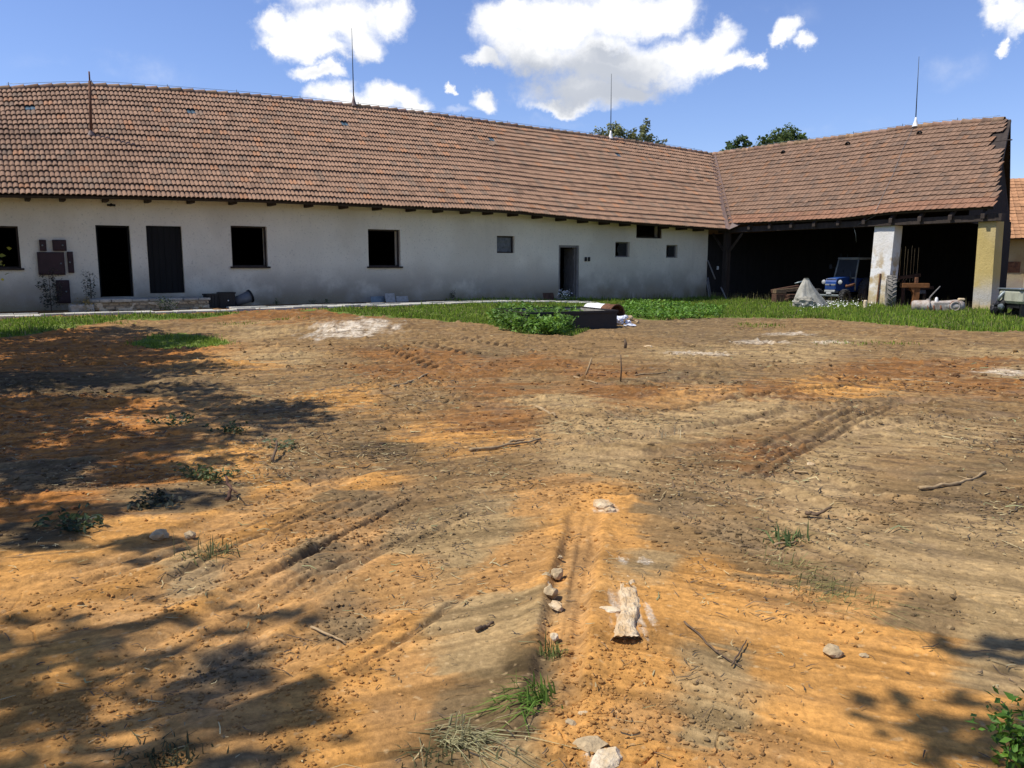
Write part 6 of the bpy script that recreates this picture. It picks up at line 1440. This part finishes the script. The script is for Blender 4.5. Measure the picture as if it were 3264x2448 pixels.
# ---------------------------------------------------------------- light, sky, camera
SUN_AZ = np.array([-.985, -.17]); SUN_AZ /= np.linalg.norm(SUN_AZ); SUN_EL = R(57)
sd_ = Vector((SUN_AZ[0] * math.cos(SUN_EL), SUN_AZ[1] * math.cos(SUN_EL), math.sin(SUN_EL)))
sun = bpy.data.lights.new('sun', 'SUN'); sun.energy = 4.0; sun.angle = R(.53); sun.color = (1, .955, .88)
so = bpy.data.objects.new('sun', sun); COL.objects.link(so); so.location = (0, 0, 30); so.rotation_euler = sd_.to_track_quat('Z', 'Y').to_euler()
w = bpy.data.worlds.new('World'); scene.world = w; w.use_nodes = True; nt = w.node_tree; N = nt.nodes; L = nt.links
N.clear(); out = N.new('ShaderNodeOutputWorld'); bg = N.new('ShaderNodeBackground'); sky = N.new('ShaderNodeTexSky'); sky.sky_type = 'NISHITA'; sky.sun_disc = False
sky.sun_elevation = SUN_EL; sky.sun_rotation = math.atan2(SUN_AZ[0], SUN_AZ[1]); sky.altitude = 300; sky.air_density = 1.0; sky.dust_density = .3; sky.ozone_density = 4.0
tn = N.new('ShaderNodeMix'); tn.data_type = 'RGBA'; tn.blend_type = 'MULTIPLY'; tn.inputs[0].default_value = 1; tn.inputs[7].default_value = (.76, .75, .91, 1); L.new(sky.outputs[0], tn.inputs[6]); L.new(tn.outputs[2], bg.inputs['Color']); bg.inputs['Strength'].default_value = .13
geo = N.new('ShaderNodeTexCoord'); sp = N.new('ShaderNodeSeparateXYZ'); L.new(geo.outputs['Generated'], sp.inputs[0])
def mth(op, a, b_=None, c_=None, clamp=False):
    q = N.new('ShaderNodeMath'); q.operation = op; q.use_clamp = clamp
    for i, k in enumerate((a, b_, c_)):
        if k is None: continue
        if isinstance(k, (int, float)): q.inputs[i].default_value = k
        else: L.new(k, q.inputs[i])
    return q.outputs[0]
az = mth('ARCTAN2', sp.outputs[0], sp.outputs[1]); el = mth('ARCSINE', sp.outputs[2])
cv = N.new('ShaderNodeCombineXYZ'); L.new(az, cv.inputs[0]); L.new(el, cv.inputs[1])
def noise(scale, det, rough=.6, off=0.):
    n = N.new('ShaderNodeTexNoise'); n.inputs['Scale'].default_value = scale; n.inputs['Detail'].default_value = det; n.inputs['Roughness'].default_value = rough
    mp = N.new('ShaderNodeMapping'); mp.inputs['Location'].default_value = (off, off * .7, 0); L.new(cv.outputs[0], mp.inputs['Vector']); L.new(mp.outputs[0], n.inputs['Vector']); return n
nz = noise(9, 7, .62); nzc = N.new('ShaderNodeVectorMath'); nzc.operation = 'SUBTRACT'; L.new(nz.outputs['Color'], nzc.inputs[0]); nzc.inputs[1].default_value = (.5, .5, .5)
nzs = N.new('ShaderNodeVectorMath'); nzs.operation = 'SCALE'; L.new(nzc.outputs[0], nzs.inputs[0]); nzs.inputs['Scale'].default_value = .10
wp = N.new('ShaderNodeVectorMath'); wp.operation = 'ADD'; L.new(cv.outputs[0], wp.inputs[0]); L.new(nzs.outputs[0], wp.inputs[1])
def azel(px, py):
    r_ = ray(px / .6777, py / .6777); r_ = r_ / np.linalg.norm(r_); return math.atan2(r_[0], r_[1]), math.asin(r_[2])
def field(blobs, vec):
    acc = None
    for (px, py, rx, ry) in blobs:
        a, e = azel(px, py); a1, e1 = azel(px + rx, py); a2, e2 = azel(px, py - ry)
        m = N.new('ShaderNodeVectorMath'); m.operation = 'SUBTRACT'; L.new(vec, m.inputs[0]); m.inputs[1].default_value = (a, e, 0)
        d = N.new('ShaderNodeVectorMath'); d.operation = 'DIVIDE'; L.new(m.outputs[0], d.inputs[0]); d.inputs[1].default_value = (a1 - a, e2 - e, 1)
        l = N.new('ShaderNodeVectorMath'); l.operation = 'LENGTH'; L.new(d.outputs[0], l.inputs[0])
        q = mth('SUBTRACT', 1.0, l.outputs['Value'])
        acc = q if acc is None else mth('SMOOTH_MAX', acc, q, .25)
    return acc
def srange(f, a, b_):
    r_ = N.new('ShaderNodeMapRange'); r_.interpolation_type = 'SMOOTHSTEP'; r_.inputs['From Min'].default_value = a; r_.inputs['From Max'].default_value = b_; L.new(f, r_.inputs['Value']); return r_.outputs[0]
puff = [(650, 60, 95, 60), (730, 40, 130, 70), (850, 30, 62, 50), (600, 30, 55, 35), (690, 100, 60, 32), (780, 95, 60, 30), (620, 80, 60, 25), (690, 148, 52, 22),
        (735, 208, 66, 42), (840, 210, 74, 42), (790, 228, 95, 34), (885, 228, 45, 26),
        (1080, 60, 70, 80), (1200, 40, 160, 80), (1350, 20, 150, 70), (1440, 20, 80, 45), (1150, 120, 130, 60), (1300, 130, 170, 75), (1260, 190, 150, 50), (1400, 140, 120, 62), (1480, 110, 110, 55), (1540, 95, 55, 50), (1580, 135, 50, 28), (1625, 138, 28, 18), (1210, 225, 80, 22), (1040, 145, 55, 22), (1110, 20, 70, 40), (1350, 195, 90, 30),
        (1700, 90, 42, 36), (1738, 115, 26, 24), (1680, 110, 26, 20), (1045, 208, 38, 24), (2160, 10, 70, 40), (2220, 30, 60, 40), (2170, 75, 22, 18), (1300, -80, 260, 110), (700, -60, 170, 80), (968, 190, 10, 13)]
fl = field(puff, wp.outputs[0]); n2 = noise(26, 6, .65, 3.)
fl = mth('ADD', fl, mth('MULTIPLY', mth('SUBTRACT', n2.outputs['Fac'], .5), .95))
alpha = srange(fl, -.10, .60)
wis = field([(1150, 258, 130, 16), (1800, 285, 120, 18), (980, 235, 50, 12), (250, 130, 240, 50), (1650, 60, 160, 60), (2050, 120, 140, 60)], wp.outputs[0]); n3 = noise(8, 6, .6, 9.)
wa = mth('MULTIPLY', mth('MULTIPLY', srange(wis, .0, .8), srange(n3.outputs['Fac'], .4, .7)), .32)
alpha = mth('MAXIMUM', alpha, wa)
gr = field([(1180, 165, 150, 55), (1290, 150, 170, 55), (1330, 190, 150, 45), (1420, 120, 90, 26), (1230, 200, 110, 35), (1330, 112, 90, 22)], wp.outputs[0]); gr2 = field([(1480, 105, 110, 40), (1560, 130, 50, 30), (1440, 90, 70, 22)], wp.outputs[0])
gm = mth('MULTIPLY', srange(mth('ADD', gr, mth('MULTIPLY', mth('SUBTRACT', n3.outputs['Fac'], .5), .8)), -.45, .65), mth('SUBTRACT', 1., srange(gr2, -.3, .6)))
gm2 = mth('MULTIPLY', srange(field([(770, 118, 70, 22), (690, 150, 40, 14), (1120, 150, 60, 30)], wp.outputs[0]), -.1, .9), .35)
gm = mth('MAXIMUM', gm, gm2); gm = mth('MULTIPLY', gm, mth('ADD', .72, mth('MULTIPLY', n3.outputs['Fac'], .5)), clamp=True)
cm = N.new('ShaderNodeMix'); cm.data_type = 'RGBA'; L.new(gm, cm.inputs[0]); cm.inputs[6].default_value = (.82, .82, .82, 1); cm.inputs[7].default_value = (.40, .43, .49, 1)
cb = N.new('ShaderNodeBackground'); L.new(cm.outputs[2], cb.inputs['Color']); cb.inputs['Strength'].default_value = 1.0
ms = N.new('ShaderNodeMixShader'); L.new(alpha, ms.inputs[0]); L.new(bg.outputs[0], ms.inputs[1]); L.new(cb.outputs[0], ms.inputs[2]); L.new(ms.outputs[0], out.inputs['Surface'])
cam = bpy.data.cameras.new('camera'); co = bpy.data.objects.new('camera', cam); COL.objects.link(co)
co.location = (0, 0, EYE); co.rotation_euler = (math.pi / 2 - PITCH, 0, 0); cam.sensor_width = 36; cam.lens = 36 * FOC / 3264; cam.clip_start = .05; cam.clip_end = 2000
scene.camera = co
scene.view_settings.view_transform = 'Standard'; scene.view_settings.look = 'None'; scene.view_settings.exposure = 0.45; scene.view_settings.gamma = 1.0
